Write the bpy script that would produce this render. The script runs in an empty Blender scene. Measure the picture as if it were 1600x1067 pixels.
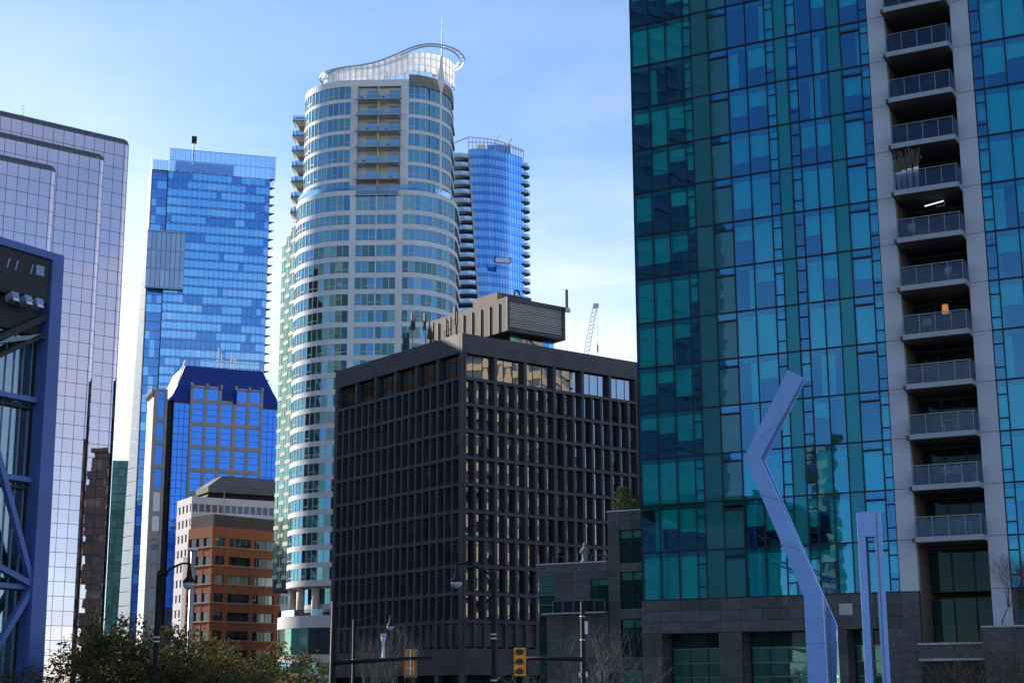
import bpy, math, random
from mathutils import Vector, Matrix

random.seed(7)
SC = bpy.context.scene
COL = SC.collection
R = math.radians

# ------------------------------------------------------------------ camera
EYE = 5.5
F_PX, PITCH, ROLL = 2436.0, R(12.8), R(-0.25)
fwd = Vector((0, math.cos(PITCH), math.sin(PITCH)))
rt = Vector((1, 0, 0))
up = rt.cross(fwd)
rt, up = math.cos(ROLL) * rt + math.sin(ROLL) * up, -math.sin(ROLL) * rt + math.cos(ROLL) * up
cam = bpy.data.cameras.new('camera')
cam.sensor_width = 36.0
cam.lens = F_PX / 1600 * 36
cam.clip_start, cam.clip_end = 0.2, 6000
camo = bpy.data.objects.new('camera', cam)
camo.matrix_world = Matrix(((rt.x, up.x, -fwd.x, 0), (rt.y, up.y, -fwd.y, 0), (rt.z, up.z, -fwd.z, EYE), (0, 0, 0, 1)))
COL.objects.link(camo)
SC.camera = camo

# ------------------------------------------------------------------ sky, sun, exposure
SUN_AZ, SUN_EL = R(-55), R(25)
world = bpy.data.worlds.new('World')
SC.world = world
world.use_nodes = True
nt = world.node_tree
bg = nt.nodes['Background']
sky = nt.nodes.new('ShaderNodeTexSky')
sky.sky_type = 'NISHITA'
sky.sun_disc = False
sky.sun_elevation, sky.sun_rotation = SUN_EL, SUN_AZ
sky.air_density, sky.dust_density, sky.ozone_density = 0.75, 0.03, 1.9
tc = nt.nodes.new('ShaderNodeTexCoord')
mp = nt.nodes.new('ShaderNodeMapping')
mp.inputs['Scale'].default_value = (1.0, 1.0, 3.4)
mp.inputs['Location'].default_value = (12.33, 6.39, 2.97)
nz = nt.nodes.new('ShaderNodeTexNoise')
nz.inputs['Scale'].default_value = 2.1
nz.inputs['Detail'].default_value = 6
nz.inputs['Roughness'].default_value = 0.55
cr = nt.nodes.new('ShaderNodeValToRGB')
cr.color_ramp.elements[0].position, cr.color_ramp.elements[0].color = 0.43, (0, 0, 0, 1)
cr.color_ramp.elements[1].position, cr.color_ramp.elements[1].color = 0.63, (1, 1, 1, 1)
sx = nt.nodes.new('ShaderNodeSeparateXYZ')
hz = nt.nodes.new('ShaderNodeMapRange')
hz.inputs['From Min'].default_value, hz.inputs['From Max'].default_value = 0.44, 0.14
hz.inputs['To Min'].default_value, hz.inputs['To Max'].default_value = 0.03, 0.95
mu = nt.nodes.new('ShaderNodeMath'); mu.operation = 'MULTIPLY'
mixc = nt.nodes.new('ShaderNodeMixRGB')
mixc.inputs[2].default_value = (4.9, 5.0, 5.2, 1)
nt.links.new(tc.outputs['Generated'], mp.inputs[0]); nt.links.new(mp.outputs[0], nz.inputs[0])
nt.links.new(nz.outputs[0], cr.inputs[0]); nt.links.new(tc.outputs['Generated'], sx.inputs[0])
nt.links.new(sx.outputs[2], hz.inputs[0]); nt.links.new(cr.outputs[0], mu.inputs[0]); nt.links.new(hz.outputs[0], mu.inputs[1])
nt.links.new(mu.outputs[0], mixc.inputs[0]); nt.links.new(sky.outputs[0], mixc.inputs[1])
nt.links.new(mixc.outputs[0], bg.inputs[0])
bg.inputs[1].default_value = 0.15
sun = bpy.data.lights.new('sun', 'SUN')
sun.energy, sun.angle, sun.color = 5.0, R(0.5), (1.0, 0.90, 0.76)
suno = bpy.data.objects.new('sun', sun)
COL.objects.link(suno)
sdir = Vector((math.sin(SUN_AZ) * math.cos(SUN_EL), math.cos(SUN_AZ) * math.cos(SUN_EL), math.sin(SUN_EL)))
suno.rotation_euler = sdir.to_track_quat('Z', 'Y').to_euler()
suno.location = sdir * 400
SC.view_settings.view_transform = 'Standard'
SC.view_settings.look = 'None'
SC.view_settings.exposure = 0.75
SC.view_settings.gamma = 1.0
SC.view_settings.use_curve_mapping = False
SC.render.engine = 'CYCLES'
SC.cycles.use_denoising = True
SC.cycles.max_bounces = 9
SC.cycles.transparent_max_bounces = 12
SC.cycles.caustics_reflective = False
SC.cycles.caustics_refractive = False

# ------------------------------------------------------------------ materials
def _nodes(name):
    m = bpy.data.materials.new(name); m.use_nodes = True
    t = m.node_tree
    for n in list(t.nodes): t.nodes.remove(n)
    out = t.nodes.new('ShaderNodeOutputMaterial')
    return m, t, out

def _color(t, base, var, nscale, rnd):
    """base colour, varied by world-space noise and per piece"""
    geo = t.nodes.new('ShaderNodeNewGeometry')
    n = t.nodes.new('ShaderNodeTexNoise'); n.inputs['Scale'].default_value = nscale
    n.inputs['Detail'].default_value = 5; n.inputs['Roughness'].default_value = 0.62
    t.links.new(geo.outputs['Position'], n.inputs['Vector'])
    mr = t.nodes.new('ShaderNodeMapRange')
    mr.inputs['From Min'].default_value, mr.inputs['From Max'].default_value = 0.25, 0.75
    mr.inputs['To Min'].default_value, mr.inputs['To Max'].default_value = 1 - var, 1 + var
    t.links.new(n.outputs[0], mr.inputs[0])
    oi = t.nodes.new('ShaderNodeObjectInfo')
    mr2 = t.nodes.new('ShaderNodeMapRange')
    mr2.inputs['To Min'].default_value, mr2.inputs['To Max'].default_value = 1 - rnd, 1 + rnd
    t.links.new(oi.outputs['Random'], mr2.inputs[0])
    mul = t.nodes.new('ShaderNodeMath'); mul.operation = 'MULTIPLY'
    t.links.new(mr.outputs[0], mul.inputs[0]); t.links.new(mr2.outputs[0], mul.inputs[1])
    sc = t.nodes.new('ShaderNodeVectorMath'); sc.operation = 'SCALE'
    sc.inputs[0].default_value = base[:3]
    t.links.new(mul.outputs[0], sc.inputs['Scale'])
    return sc.outputs[0], n, geo

def _bump(t, geo, scale, dist, detail=2):
    n = t.nodes.new('ShaderNodeTexNoise'); n.inputs['Scale'].default_value = scale; n.inputs['Detail'].default_value = detail
    t.links.new(geo.outputs['Position'], n.inputs['Vector'])
    b = t.nodes.new('ShaderNodeBump'); b.inputs['Strength'].default_value = 1.0; b.inputs['Distance'].default_value = dist
    t.links.new(n.outputs[0], b.inputs['Height'])
    return b.outputs[0]

def solid(name, base, rough=0.6, metal=0.0, spec=0.4, var=0.12, nscale=0.6, rnd=0.0, bump=None, translucent=0.0):
    m, t, out = _nodes(name)
    p = t.nodes.new('ShaderNodeBsdfPrincipled')
    c, n, geo = _color(t, base, var, nscale, rnd)
    t.links.new(c, p.inputs['Base Color'])
    p.inputs['Roughness'].default_value = rough; p.inputs['Metallic'].default_value = metal
    p.inputs['Specular IOR Level'].default_value = spec
    if bump: t.links.new(_bump(t, geo, *bump), p.inputs['Normal'])
    if translucent:
        tr = t.nodes.new('ShaderNodeBsdfTranslucent'); t.links.new(c, tr.inputs[0])
        mx = t.nodes.new('ShaderNodeMixShader'); mx.inputs[0].default_value = translucent
        t.links.new(p.outputs[0], mx.inputs[1]); t.links.new(tr.outputs[0], mx.inputs[2]); t.links.new(mx.outputs[0], out.inputs[0])
    else:
        t.links.new(p.outputs[0], out.inputs[0])
    return m

def glass(name, inner, refl, fac, rnd=0.3, bump=(0.5, 0.01), see=None, rough=0.01, var=0.1):
    """coated window glass: a mirror-like coat over either a dark tinted room (inner) or, with see, real transparency"""
    m, t, out = _nodes(name)
    c, n, geo = _color(t, inner, var, 0.35, rnd)
    if see:
        d = t.nodes.new('ShaderNodeBsdfTransparent'); d.inputs[0].default_value = (*see, 1)
    else:
        d = t.nodes.new('ShaderNodeBsdfDiffuse'); t.links.new(c, d.inputs[0])
    g = t.nodes.new('ShaderNodeBsdfGlossy'); g.inputs['Color'].default_value = (*refl, 1); g.inputs['Roughness'].default_value = rough
    nrm = _bump(t, geo, *bump)
    t.links.new(nrm, g.inputs['Normal'])
    fr = t.nodes.new('ShaderNodeFresnel'); fr.inputs[0].default_value = 1.45
    t.links.new(nrm, fr.inputs['Normal'])
    ad = t.nodes.new('ShaderNodeMath'); ad.operation = 'ADD'; ad.use_clamp = True; ad.inputs[1].default_value = fac
    t.links.new(fr.outputs[0], ad.inputs[0])
    mx = t.nodes.new('ShaderNodeMixShader')
    t.links.new(ad.outputs[0], mx.inputs[0]); t.links.new(d.outputs[0], mx.inputs[1]); t.links.new(g.outputs[0], mx.inputs[2])
    t.links.new(mx.outputs[0], out.inputs[0])
    return m

def emit(name, col, s):
    m, t, out = _nodes(name)
    e = t.nodes.new('ShaderNodeEmission'); e.inputs[0].default_value = (*col, 1); e.inputs[1].default_value = s
    t.links.new(e.outputs[0], out.inputs[0]); return m

MT = {
 # setting
 'asphalt': solid('asphalt', (.05, .05, .052), .9, var=.25, nscale=2), 'paving': solid('paving', (.13, .13, .13), .85, var=.15, nscale=1.5),
 'paint': solid('paint', (.75, .75, .73), .7, var=.15, nscale=3), 'earth': solid('earth', (.05, .052, .055), .95, var=.2, nscale=.02),
 # glass tower
 'gt_clear': glass('gt_clear', (.02, .03, .03), (.16, .38, .74), .15, bump=(.40, .0055), see=(.15, .97, .95)),
 'gt_spandrel': glass('gt_spandrel', (.022, .150, .165), (.20, .32, .50), .10, rnd=.10, bump=(.8, .002)),
 'gt_strip': glass('gt_strip', (.012, .200, .215), (.10, .34, .55), .10, rnd=.10, bump=(.8, .002)),
 'gt_blind': solid('gt_blind', (.88, .91, .90), .9, var=.06, rnd=.14),
 'gt_curtain': solid('gt_curtain', (.80, .80, .74), .9, var=.3, nscale=6, rnd=.2),
 'gt_room': solid('gt_room', (.10, .085, .075), .9, var=.4, nscale=.8), 'gt_slab': solid('gt_slab', (.30, .31, .33), .8, var=.1),
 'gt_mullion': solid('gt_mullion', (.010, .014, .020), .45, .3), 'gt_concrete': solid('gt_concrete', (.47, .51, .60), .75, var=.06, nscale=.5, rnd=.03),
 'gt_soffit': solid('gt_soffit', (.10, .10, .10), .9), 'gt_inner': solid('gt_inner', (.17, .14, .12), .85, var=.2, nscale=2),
 'gt_balcony': solid('gt_balcony', (.30, .34, .40), .5, var=.08), 'gt_rail': solid('gt_rail', (.19, .20, .22), .35, .8),
 'gt_railglass': glass('gt_railglass', (.02, .03, .03), (.5, .7, 1.0), .0, bump=(.8, .002), see=(.60, .66, .72)),
 'stone': solid('stone', (.058, .062, .070), .6, var=.42, nscale=2.6, rnd=.28, bump=(7, .012, 6)), 'ledge': solid('ledge', (.36, .38, .42), .6, var=.1),
 'pod_glass': glass('pod_glass', (.008, .03, .028), (.25, .42, .45), .0, rnd=.5, bump=(.5, .006)), 'pod_green': glass('pod_green', (.02, .10, .085), (.5, .85, .85), .06, rnd=.3, bump=(.5, .004)),
 # black office block
 'black': solid('black', (.054, .054, .068), .55, var=.32, nscale=.35, spec=.35), 'black_dark': solid('black_dark', (.008, .008, .009), .8),
 'bk_glass': glass('bk_glass', (.006, .006, .007), (.62, .66, .74), .36, rnd=.6, bump=(.30, .007)),
 'bk_blind': glass('bk_blind', (.10, .10, .105), (.62, .66, .74), .20, rnd=.5, bump=(.30, .006)), 'bk_dim': glass('bk_dim', (.004, .004, .005), (.5, .55, .62), .16, rnd=.5, bump=(.30, .008)),
 'bk_roof': solid('bk_roof', (.12, .11, .10), .9), 'bk_pent': solid('bk_pent', (.17, .145, .125), .75, var=.1), 'louvre': solid('louvre', (.46, .44, .43), .5, var=.1, rnd=.12),
 'antenna': solid('antenna', (.05, .05, .055), .6), 'dish': solid('dish', (.6, .6, .6), .5),
 # curved tower
 'cv_panel': solid('cv_panel', (.66, .65, .66), .7, var=.07, nscale=.5, rnd=.04), 'cv_cream': solid('cv_cream', (.60, .56, .48), .8, var=.08),
 'cv_frame': solid('cv_frame', (.62, .63, .64), .5), 'cv_core': solid('cv_core', (.03, .05, .055), .8), 'cv_concrete': solid('cv_concrete', (.20, .20, .19), .85, var=.25, nscale=.7),
 'cv_g1': glass('cv_g1', (.012, .10, .13), (.30, .62, .85), 0.3, rnd=.45, bump=(.30, .007)),
 'cv_g2': glass('cv_g2', (.05, .20, .20), (.36, .70, .78), 0.24, rnd=.35, bump=(.30, .007)),
 'cv_g3': glass('cv_g3', (.008, .035, .045), (.26, .52, .80), 0.34, rnd=.4, bump=(.30, .007)),
 'cv_g4': glass('cv_g4', (.020, .085, .078), (.28, .52, .52), .20, rnd=.5, bump=(.30, .007)),
 'cv_green': glass('cv_green', (.15, .30, .24), (.5, .8, .7), .16, rnd=.3, bump=(.35, .005)),
 'cv_white': solid('cv_white', (.92, .92, .92), .5, var=.03, rnd=.05, translucent=.6), 'steel': solid('steel', (.34, .35, .37), .4, .5),
 'white_metal': solid('white_metal', (.72, .72, .72), .45),
 'terrace_glass': glass('terrace_glass', (.02, .04, .04), (.5, .7, 1), .06, see=(.70, .82, .88)),
 # blue towers
 'bl_a': glass('bl_a', (.045, .30, .95), (.38, .74, 1.0), .40, rnd=.18, bump=(.2, .004)), 'bl_b': glass('bl_b', (.018, .12, .52), (.26, .56, 1.0), .28, rnd=.16, bump=(.2, .004)),
 'bl_c': glass('bl_c', (.07, .36, .90), (.45, .78, 1.0), .42, rnd=.16, bump=(.2, .004)), 'bl_grey': glass('bl_grey', (.22, .28, .36), (.55, .68, .85), .26, rnd=.30, bump=(.2, .004)),
 'bl_core': solid('bl_core', (.008, .03, .10), .7), 'bl_mullion': solid('bl_mullion', (.05, .15, .38), .5), 'bl_white': solid('bl_white', (.7, .72, .75), .5),
 'bl_screen': glass('bl_screen', (.02, .04, .06), (.75, .88, 1.0), .16, see=(.60, .76, .90), bump=(.2, .01)),
 'bl_steel': solid('bl_steel', (.30, .36, .44), .5, .4), 'bl_sail': solid('bl_sail', (.72, .76, .78), .35, var=.05, translucent=.35), 'sail_green': solid('sail_green', (.10, .22, .22), .4),
 'sh_a': glass('sh_a', (.012, .12, .56), (.30, .62, 1.0), .36, rnd=.14, bump=(.15, .004)), 'sh_b': glass('sh_b', (.005, .05, .27), (.20, .44, .95), .28, rnd=.1, bump=(.15, .004)),
 'sh_bal': solid('sh_bal', (.42, .45, .50), .7, var=.06), 'sh_rail': glass('sh_rail', (.10, .22, .36), (.6, .8, 1), .35, rnd=.2),
 # navy block
 'nv_granite': solid('nv_granite', (.30, .27, .25), .7, var=.16, nscale=.5), 'nv_glass': glass('nv_glass', (.004, .10, .78), (.10, .36, 1.0), .30, rnd=.06, bump=(.15, .003)),
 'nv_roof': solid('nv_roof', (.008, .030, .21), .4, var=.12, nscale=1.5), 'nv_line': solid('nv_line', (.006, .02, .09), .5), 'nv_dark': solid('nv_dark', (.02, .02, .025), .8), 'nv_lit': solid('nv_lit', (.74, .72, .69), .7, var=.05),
 # white and orange blocks
 'wh_wall': solid('wh_wall', (.50, .47, .50), .8, var=.06), 'wh_win': glass('wh_win', (.008, .008, .010), (.5, .6, .75), .05, rnd=.6), 'wh_pent': solid('wh_pent', (.10, .10, .095), .8, var=.25, nscale=.3),
 'brick': solid('brick', (.34, .105, .05), .85, var=.2, nscale=1.2, rnd=.08), 'brick_trim': solid('brick_trim', (.42, .25, .17), .8), 'or_win': glass('or_win', (.03, .035, .03), (.6, .7, .7), .06, rnd=.6),
 'or_lit': glass('or_lit', (.30, .34, .28), (.7, .8, .75), .12, rnd=.3), 'or_pent': solid('or_pent', (.075, .065, .055), .85, var=.3, nscale=.3), 'grey_wall': solid('grey_wall', (.24, .24, .26), .85, var=.12),
 'teal_a': glass('teal_a', (.04, .17, .15), (.4, .7, .65), .04, rnd=.5), 'teal_line': solid('teal_line', (.16, .24, .23), .6),
 # mirror building
 'mb_pane': glass('mb_pane', (.10, .09, .11), (.70, .58, .63), .58, rnd=.35, bump=(.25, .004), var=.05), 'mb_line': solid('mb_line', (.03, .03, .038), .5), 'mb_cove': solid('mb_cove', (.13, .125, .135), .35, .3, var=.1),
 # steel frame hall
 'fr_blue': solid('fr_blue', (.070, .125, .36), .42, .0, var=.08), 'fr_dark': solid('fr_dark', (.028, .032, .036), .7, var=.2), 'fr_glass': glass('fr_glass', (.02, .05, .055), (.6, .75, .9), .18, bump=(.5, .004), see=(.45, .62, .64)),
 'fr_line': solid('fr_line', (.22, .26, .32), .5), 'fr_lamp': solid('fr_lamp', (.25, .32, .48), .5), 'fr_in': solid('fr_in', (.38, .46, .48), .85, var=.35, nscale=.7),
 # street
 'pole_black': solid('pole_black', (.010, .010, .012), .65, spec=.2), 'lamp_glass': solid('lamp_glass', (.30, .36, .40), .15), 'signal': solid('signal', (.95, .37, .03), .5, var=.05), 'signal_back': solid('signal_back', (.30, .16, .05), .6, var=.25, nscale=8),
 'lens': solid('lens', (.012, .012, .012), .3), 'lens_green': solid('lens_green', (.01, .04, .025), .3), 'cam_white': solid('cam_white', (.50, .58, .74), .5), 'clamp': solid('clamp', (.5, .5, .5), .4, .5),
 'cauldron': solid('cauldron', (.21, .38, .74), .45, var=.10, nscale=2.5), 'cauldron_in': solid('cauldron_in', (.14, .16, .24), .5), 'cauldron_glass': glass('cauldron_glass', (.02, .03, .03), (.15, .18, .2), .0, see=(.80, .86, .86)), 'led': emit('led', (.05, 1, .15), 3.0),  # cauldron: grey steel with blue sky light put into its base colour
 'bark': solid('bark', (.030, .024, .020), .95, var=.3, nscale=8), 'twig': solid('twig', (.10, .075, .06), .95), 'twig_pale': solid('twig_pale', (.13, .12, .11), .95),
 'leaf_a': solid('leaf_a', (.070, .075, .018), .8, var=.4, nscale=1.2, translucent=.35), 'leaf_b': solid('leaf_b', (.115, .078, .02), .8, var=.4, nscale=1.2, translucent=.35), 'leaf_green': solid('leaf_green', (.045, .065, .02), .8, var=.4, nscale=1.5, translucent=.3),
 'grass_dry': solid('grass_dry', (.17, .17, .13), .9, var=.3, nscale=5), 'pot': solid('pot', (.85, .87, .90), .4), 'lamp_shade': emit('lamp_shade', (1.0, .40, .16), .30), 'strip_lamp': emit('strip_lamp', (.70, .82, 1.0), .8),
 'wood': solid('wood', (.16, .10, .06), .7), 'furn': solid('furn', (.62, .62, .62), .5), 'furn_dark': solid('furn_dark', (.03, .03, .03), .5), 'statue': solid('statue', (.16, .15, .17), .8, var=.2, nscale=4), 'crane': solid('crane', (.62, .60, .57), .6),
 'red': solid('red', (.35, .05, .03), .5),
 # buildings seen only in reflections
 'cream': solid('cream', (.58, .45, .30), .8, var=.1, nscale=.2), 'cream_glass': glass('cream_glass', (.05, .06, .06), (.8, .85, .9), .15), 'brownbrick': solid('brownbrick', (.30, .12, .05), .85, var=.2), 'bronze': solid('bronze', (.022, .016, .012), .6, var=.3), 'hotel': solid('hotel', (.40, .42, .42), .8, var=.2, nscale=.2), 'hotel_glass': glass('hotel_glass', (.20, .24, .25), (.5, .6, .6), .10),
}

# ------------------------------------------------------------------ mesh helpers
_cubes = {}
def cube_mesh(mat):
    if mat not in _cubes:
        me = bpy.data.meshes.new('block_' + mat)
        v = [(x, y, z) for z in (-.5, .5) for y in (-.5, .5) for x in (-.5, .5)]
        me.from_pydata(v, [], [(0, 2, 3, 1), (4, 5, 7, 6), (0, 1, 5, 4), (2, 6, 7, 3), (0, 4, 6, 2), (1, 3, 7, 5)])
        me.materials.append(MT[mat])
        _cubes[mat] = me
    return _cubes[mat]

def props(o, label=None, cat=None, group=None, kind=None):
    if label: o['label'] = label
    if cat: o['category'] = cat
    if group: o['group'] = group
    if kind: o['kind'] = kind
    return o

def empty(name, loc, rz=0.0, label=None, cat=None, group=None):
    o = bpy.data.objects.new(name, None)
    o.empty_display_size = 0.5
    o.location = loc
    o.rotation_euler = (0, 0, R(rz))
    COL.objects.link(o)
    return props(o, label, cat, group)

def block(name, parent, mat, x0, x1, y0, y1, z0, z1, rx=0, ry=0, rz=0):
    o = bpy.data.objects.new(name, cube_mesh(mat))
    o.location = ((x0 + x1) / 2, (y0 + y1) / 2, (z0 + z1) / 2)
    o.scale = (abs(x1 - x0), abs(y1 - y0), abs(z1 - z0))
    if rx or ry or rz: o.rotation_euler = (R(rx), R(ry), R(rz))
    if parent: o.parent = parent
    COL.objects.link(o)
    return o

class MB:
    def __init__(s): s.v, s.f, s.m, s.mats, s.cur = [], [], [], [], 0
    def mat(s, name):
        if name not in s.mats: s.mats.append(name)
        s.cur = s.mats.index(name); return s
    def add(s, vs, fs):
        k = len(s.v); s.v += [tuple(v) for v in vs]
        for f in fs: s.f.append(tuple(k + i for i in f)); s.m.append(s.cur)
        return s
    def hexa(s, p):
        return s.add(p, [(0, 3, 2, 1), (4, 5, 6, 7), (0, 1, 5, 4), (1, 2, 6, 5), (2, 3, 7, 6), (3, 0, 4, 7)])
    def box(s, x0, x1, y0, y1, z0, z1):
        return s.hexa([(x0, y0, z0), (x1, y0, z0), (x1, y1, z0), (x0, y1, z0), (x0, y0, z1), (x1, y0, z1), (x1, y1, z1), (x0, y1, z1)])
    def cbox(s, cx, cy, cz, w, d, h, rz=0):
        c, n = math.cos(R(rz)), math.sin(R(rz))
        q = [(cx + x * w * c - y * d * n, cy + x * w * n + y * d * c) for x, y in ((-.5, -.5), (.5, -.5), (.5, .5), (-.5, .5))]
        return s.hexa([(a, b, cz - h / 2) for a, b in q] + [(a, b, cz + h / 2) for a, b in q])
    def prism(s, poly, z0, z1):
        n = len(poly)
        vs = [(x, y, z0) for x, y in poly] + [(x, y, z1) for x, y in poly]
        return s.add(vs, [tuple(range(n - 1, -1, -1)), tuple(range(n, 2 * n))] + [(i, (i + 1) % n, n + (i + 1) % n, n + i) for i in range(n)])
    def slabxz(s, poly, y0, y1):
        """polygon in x,z extruded along y"""
        n = len(poly)
        vs = [(x, y0, z) for x, z in poly] + [(x, y1, z) for x, z in poly]
        return s.add(vs, [tuple(range(n)), tuple(range(2 * n - 1, n - 1, -1))] + [(i, n + i, n + (i + 1) % n, (i + 1) % n) for i in range(n)])
    def tube(s, pts, r, n=6, cap=True):
        pts = [Vector(p) for p in pts]
        if not isinstance(r, (list, tuple)): r = [r] * len(pts)
        k0 = len(s.v); vs = []
        for i, p in enumerate(pts):
            d = (pts[min(i + 1, len(pts) - 1)] - pts[max(i - 1, 0)]).normalized()
            a = d.cross(Vector((0, 0, 1)))
            if a.length < 1e-3: a = Vector((1, 0, 0))
            a.normalize(); b = d.cross(a)
            for j in range(n):
                t = 2 * math.pi * j / n
                vs.append(p + r[i] * (math.cos(t) * a + math.sin(t) * b))
        fs = [(i * n + j, i * n + (j + 1) % n, (i + 1) * n + (j + 1) % n, (i + 1) * n + j) for i in range(len(pts) - 1) for j in range(n)]
        if cap: fs += [tuple(range(n - 1, -1, -1)), tuple(range((len(pts) - 1) * n, len(pts) * n))]
        return s.add(vs, fs)
    def lathe(s, prof, cx, cy, n=14):
        vs = [(cx + r * math.cos(2 * math.pi * j / n), cy + r * math.sin(2 * math.pi * j / n), z) for r, z in prof for j in range(n)]
        fs = [(i * n + j, i * n + (j + 1) % n, (i + 1) * n + (j + 1) % n, (i + 1) * n + j) for i in range(len(prof) - 1) for j in range(n)]
        fs += [tuple(range(n - 1, -1, -1)), tuple(range((len(prof) - 1) * n, len(prof) * n))]
        return s.add(vs, fs)
    def strip(s, path, o0, o1, z0, z1):
        """wall that follows an open plan path [(x,y,nx,ny)], from offset o0 to o1 along the normals"""
        n = len(path); vs = []
        for x, y, nx, ny in path:
            vs += [(x + nx * o1, y + ny * o1, z0), (x + nx * o1, y + ny * o1, z1), (x + nx * o0, y + ny * o0, z1), (x + nx * o0, y + ny * o0, z0)]
        fs = []
        for i in range(n - 1):
            a, b = 4 * i, 4 * i + 4
            for j in range(4): fs.append((a + j, a + (j + 1) % 4, b + (j + 1) % 4, b + j))
        fs += [(0, 3, 2, 1), (4 * n - 4, 4 * n - 3, 4 * n - 2, 4 * n - 1)]
        return s.add(vs, fs)
    def build(s, name, mat=None, parent=None, kind=None, smooth=False):
        me = bpy.data.meshes.new(name)
        me.from_pydata(s.v, [], s.f)
        if s.mats:
            for mm in s.mats: me.materials.append(MT[mm])
            me.polygons.foreach_set('material_index', s.m)
        else: me.materials.append(MT[mat])
        if smooth: me.polygons.foreach_set('use_smooth', [True] * len(me.polygons))
        me.update()
        o = bpy.data.objects.new(name, me)
        if parent: o.parent = parent
        COL.objects.link(o)
        if kind: o['kind'] = kind
        return o

def to_world(root, p):
    c, s = math.cos(root.rotation_euler.z), math.sin(root.rotation_euler.z)
    return Vector((root.location.x + p[0] * c - p[1] * s, root.location.y + p[0] * s + p[1] * c, root.location.z + p[2]))

def shown(root, p):
    """how large a metre at p shows in the photograph; 0 outside the frame"""
    q = to_world(root, p) - Vector((0, 0, EYE)); z = q.dot(fwd)
    if z < 1: return 0
    x, y = 800 + F_PX * q.dot(rt) / z, 533.5 - F_PX * q.dot(up) / z
    return F_PX / z if -20 < x < 1620 and -20 < y < 1080 else 0

def pieces(root, name, specs, parent=None, lim=300, jitter=0.0, hide=None):
    """specs (cx,cy,cz,w,d,h,rz,mat): the largest in view are objects of their own, the rest one joined part"""
    ranked = []
    for i, s in enumerate(specs):
        v = shown(root, s[:3])
        if hide and v and hide(s): v *= 1e-3
        ranked.append((-v * v * s[3] * s[5], i))
    ranked.sort()
    rest = MB()
    for k, (v, i) in enumerate(ranked):
        cx, cy, cz, w, d, h, rz, mat = specs[i]
        if k < lim and v < 0:
            o = bpy.data.objects.new(name, cube_mesh(mat))
            o.location = (cx, cy, cz); o.scale = (w, d, h)
            j = jitter
            o.rotation_euler = (R(random.uniform(-j, j)), 0, R(rz + random.uniform(-j, j)))
            o.parent = parent or root
            COL.objects.link(o)
        else:
            rest.mat(mat).cbox(cx, cy, cz, w, d, h, rz + random.uniform(-jitter, jitter))
    if rest.v: rest.build(name, None, parent or root, 'stuff')

def pc(x0, x1, y0, y1, z0, z1, mat, rz=0):
    return ((x0 + x1) / 2, (y0 + y1) / 2, (z0 + z1) / 2, x1 - x0, y1 - y0, z1 - z0, rz, mat)

def arc(cx, cy, rx, ry, a0, a1, n):
    out = []
    for i in range(n + 1):
        a = R(a0 + (a1 - a0) * i / n)
        nx, ny = math.cos(a) / rx, math.sin(a) / ry
        l = math.hypot(nx, ny)
        out.append((cx + rx * math.cos(a), cy + ry * math.sin(a), nx / l, ny / l))
    return out

class Path:
    def __init__(s, pts):
        s.p = pts; s.s = [0]
        for a, b in zip(pts, pts[1:]): s.s.append(s.s[-1] + math.hypot(b[0] - a[0], b[1] - a[1]))
    def at(s, t):
        t = max(0, min(s.s[-1], t))
        for i in range(len(s.s) - 1):
            if t <= s.s[i + 1] or i == len(s.s) - 2:
                k = (t - s.s[i]) / max(1e-9, s.s[i + 1] - s.s[i])
                a, b = s.p[i], s.p[i + 1]
                q = [a[j] + (b[j] - a[j]) * k for j in range(4)]
                l = math.hypot(q[2], q[3]); return (q[0], q[1], q[2] / l, q[3] / l)
    def near_x(s, x, after=0, before=1e9):
        best = None
        for i in range(400):
            t = after + (min(before, s.s[-1]) - after) * i / 400
            d = abs(s.at(t)[0] - x)
            if best is None or d < best[0]: best = (d, t)
        return best[1]
    def sub(s, t0, t1, step=0.8):
        n = max(1, int(math.ceil((t1 - t0) / step)))
        return [s.at(t0 + (t1 - t0) * i / n) for i in range(n + 1)]

def leafquad(mb, p, s):
    u = Vector((random.gauss(0, 1), random.gauss(0, 1), random.gauss(0, .7))).normalized()
    w = u.cross(Vector((random.gauss(0, 1), random.gauss(0, 1), random.gauss(0, 1)))).normalized()
    s *= random.uniform(.6, 1.3)
    mb.add([p - u * s, p + w * s * .45, p + u * s, p - w * s * .45], [(0, 1, 2, 3)])

# ------------------------------------------------------------------ ground
def ground():
    props(MB().box(-3000, 3000, -3000, 3000, -1, 0).build('ground', 'earth'), kind='structure')
    props(MB().box(-400, 400, 44, 84, -.5, .004).build('road', 'asphalt'), kind='structure')
    for y in (53.9, 74.1):
        props(MB().box(-400, 400, y - .06, y + .06, .005, .008).build('lane_marking', 'paint'), kind='structure')
    for i in range(60):
        props(block('lane_dash', None, 'paint', -180 + i * 6, -177 + i * 6, 63.94, 64.06, .005, .008), kind='structure')
    props(MB().box(-400, 400, 84, 95, -.5, .13).build('pavement', 'paving'), kind='structure')
    props(MB().box(-400, 400, 39.5, 44, -.5, .13).build('pavement', 'paving'), kind='structure')
    p = props(MB().box(-90, 90, -90, 39, -.5, 3.9).build('plaza', 'paving'), kind='structure')
    props(MB().box(-400, 400, 140, 190, -.4, .006).build('road', 'asphalt'), kind='structure')
ground()

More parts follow.
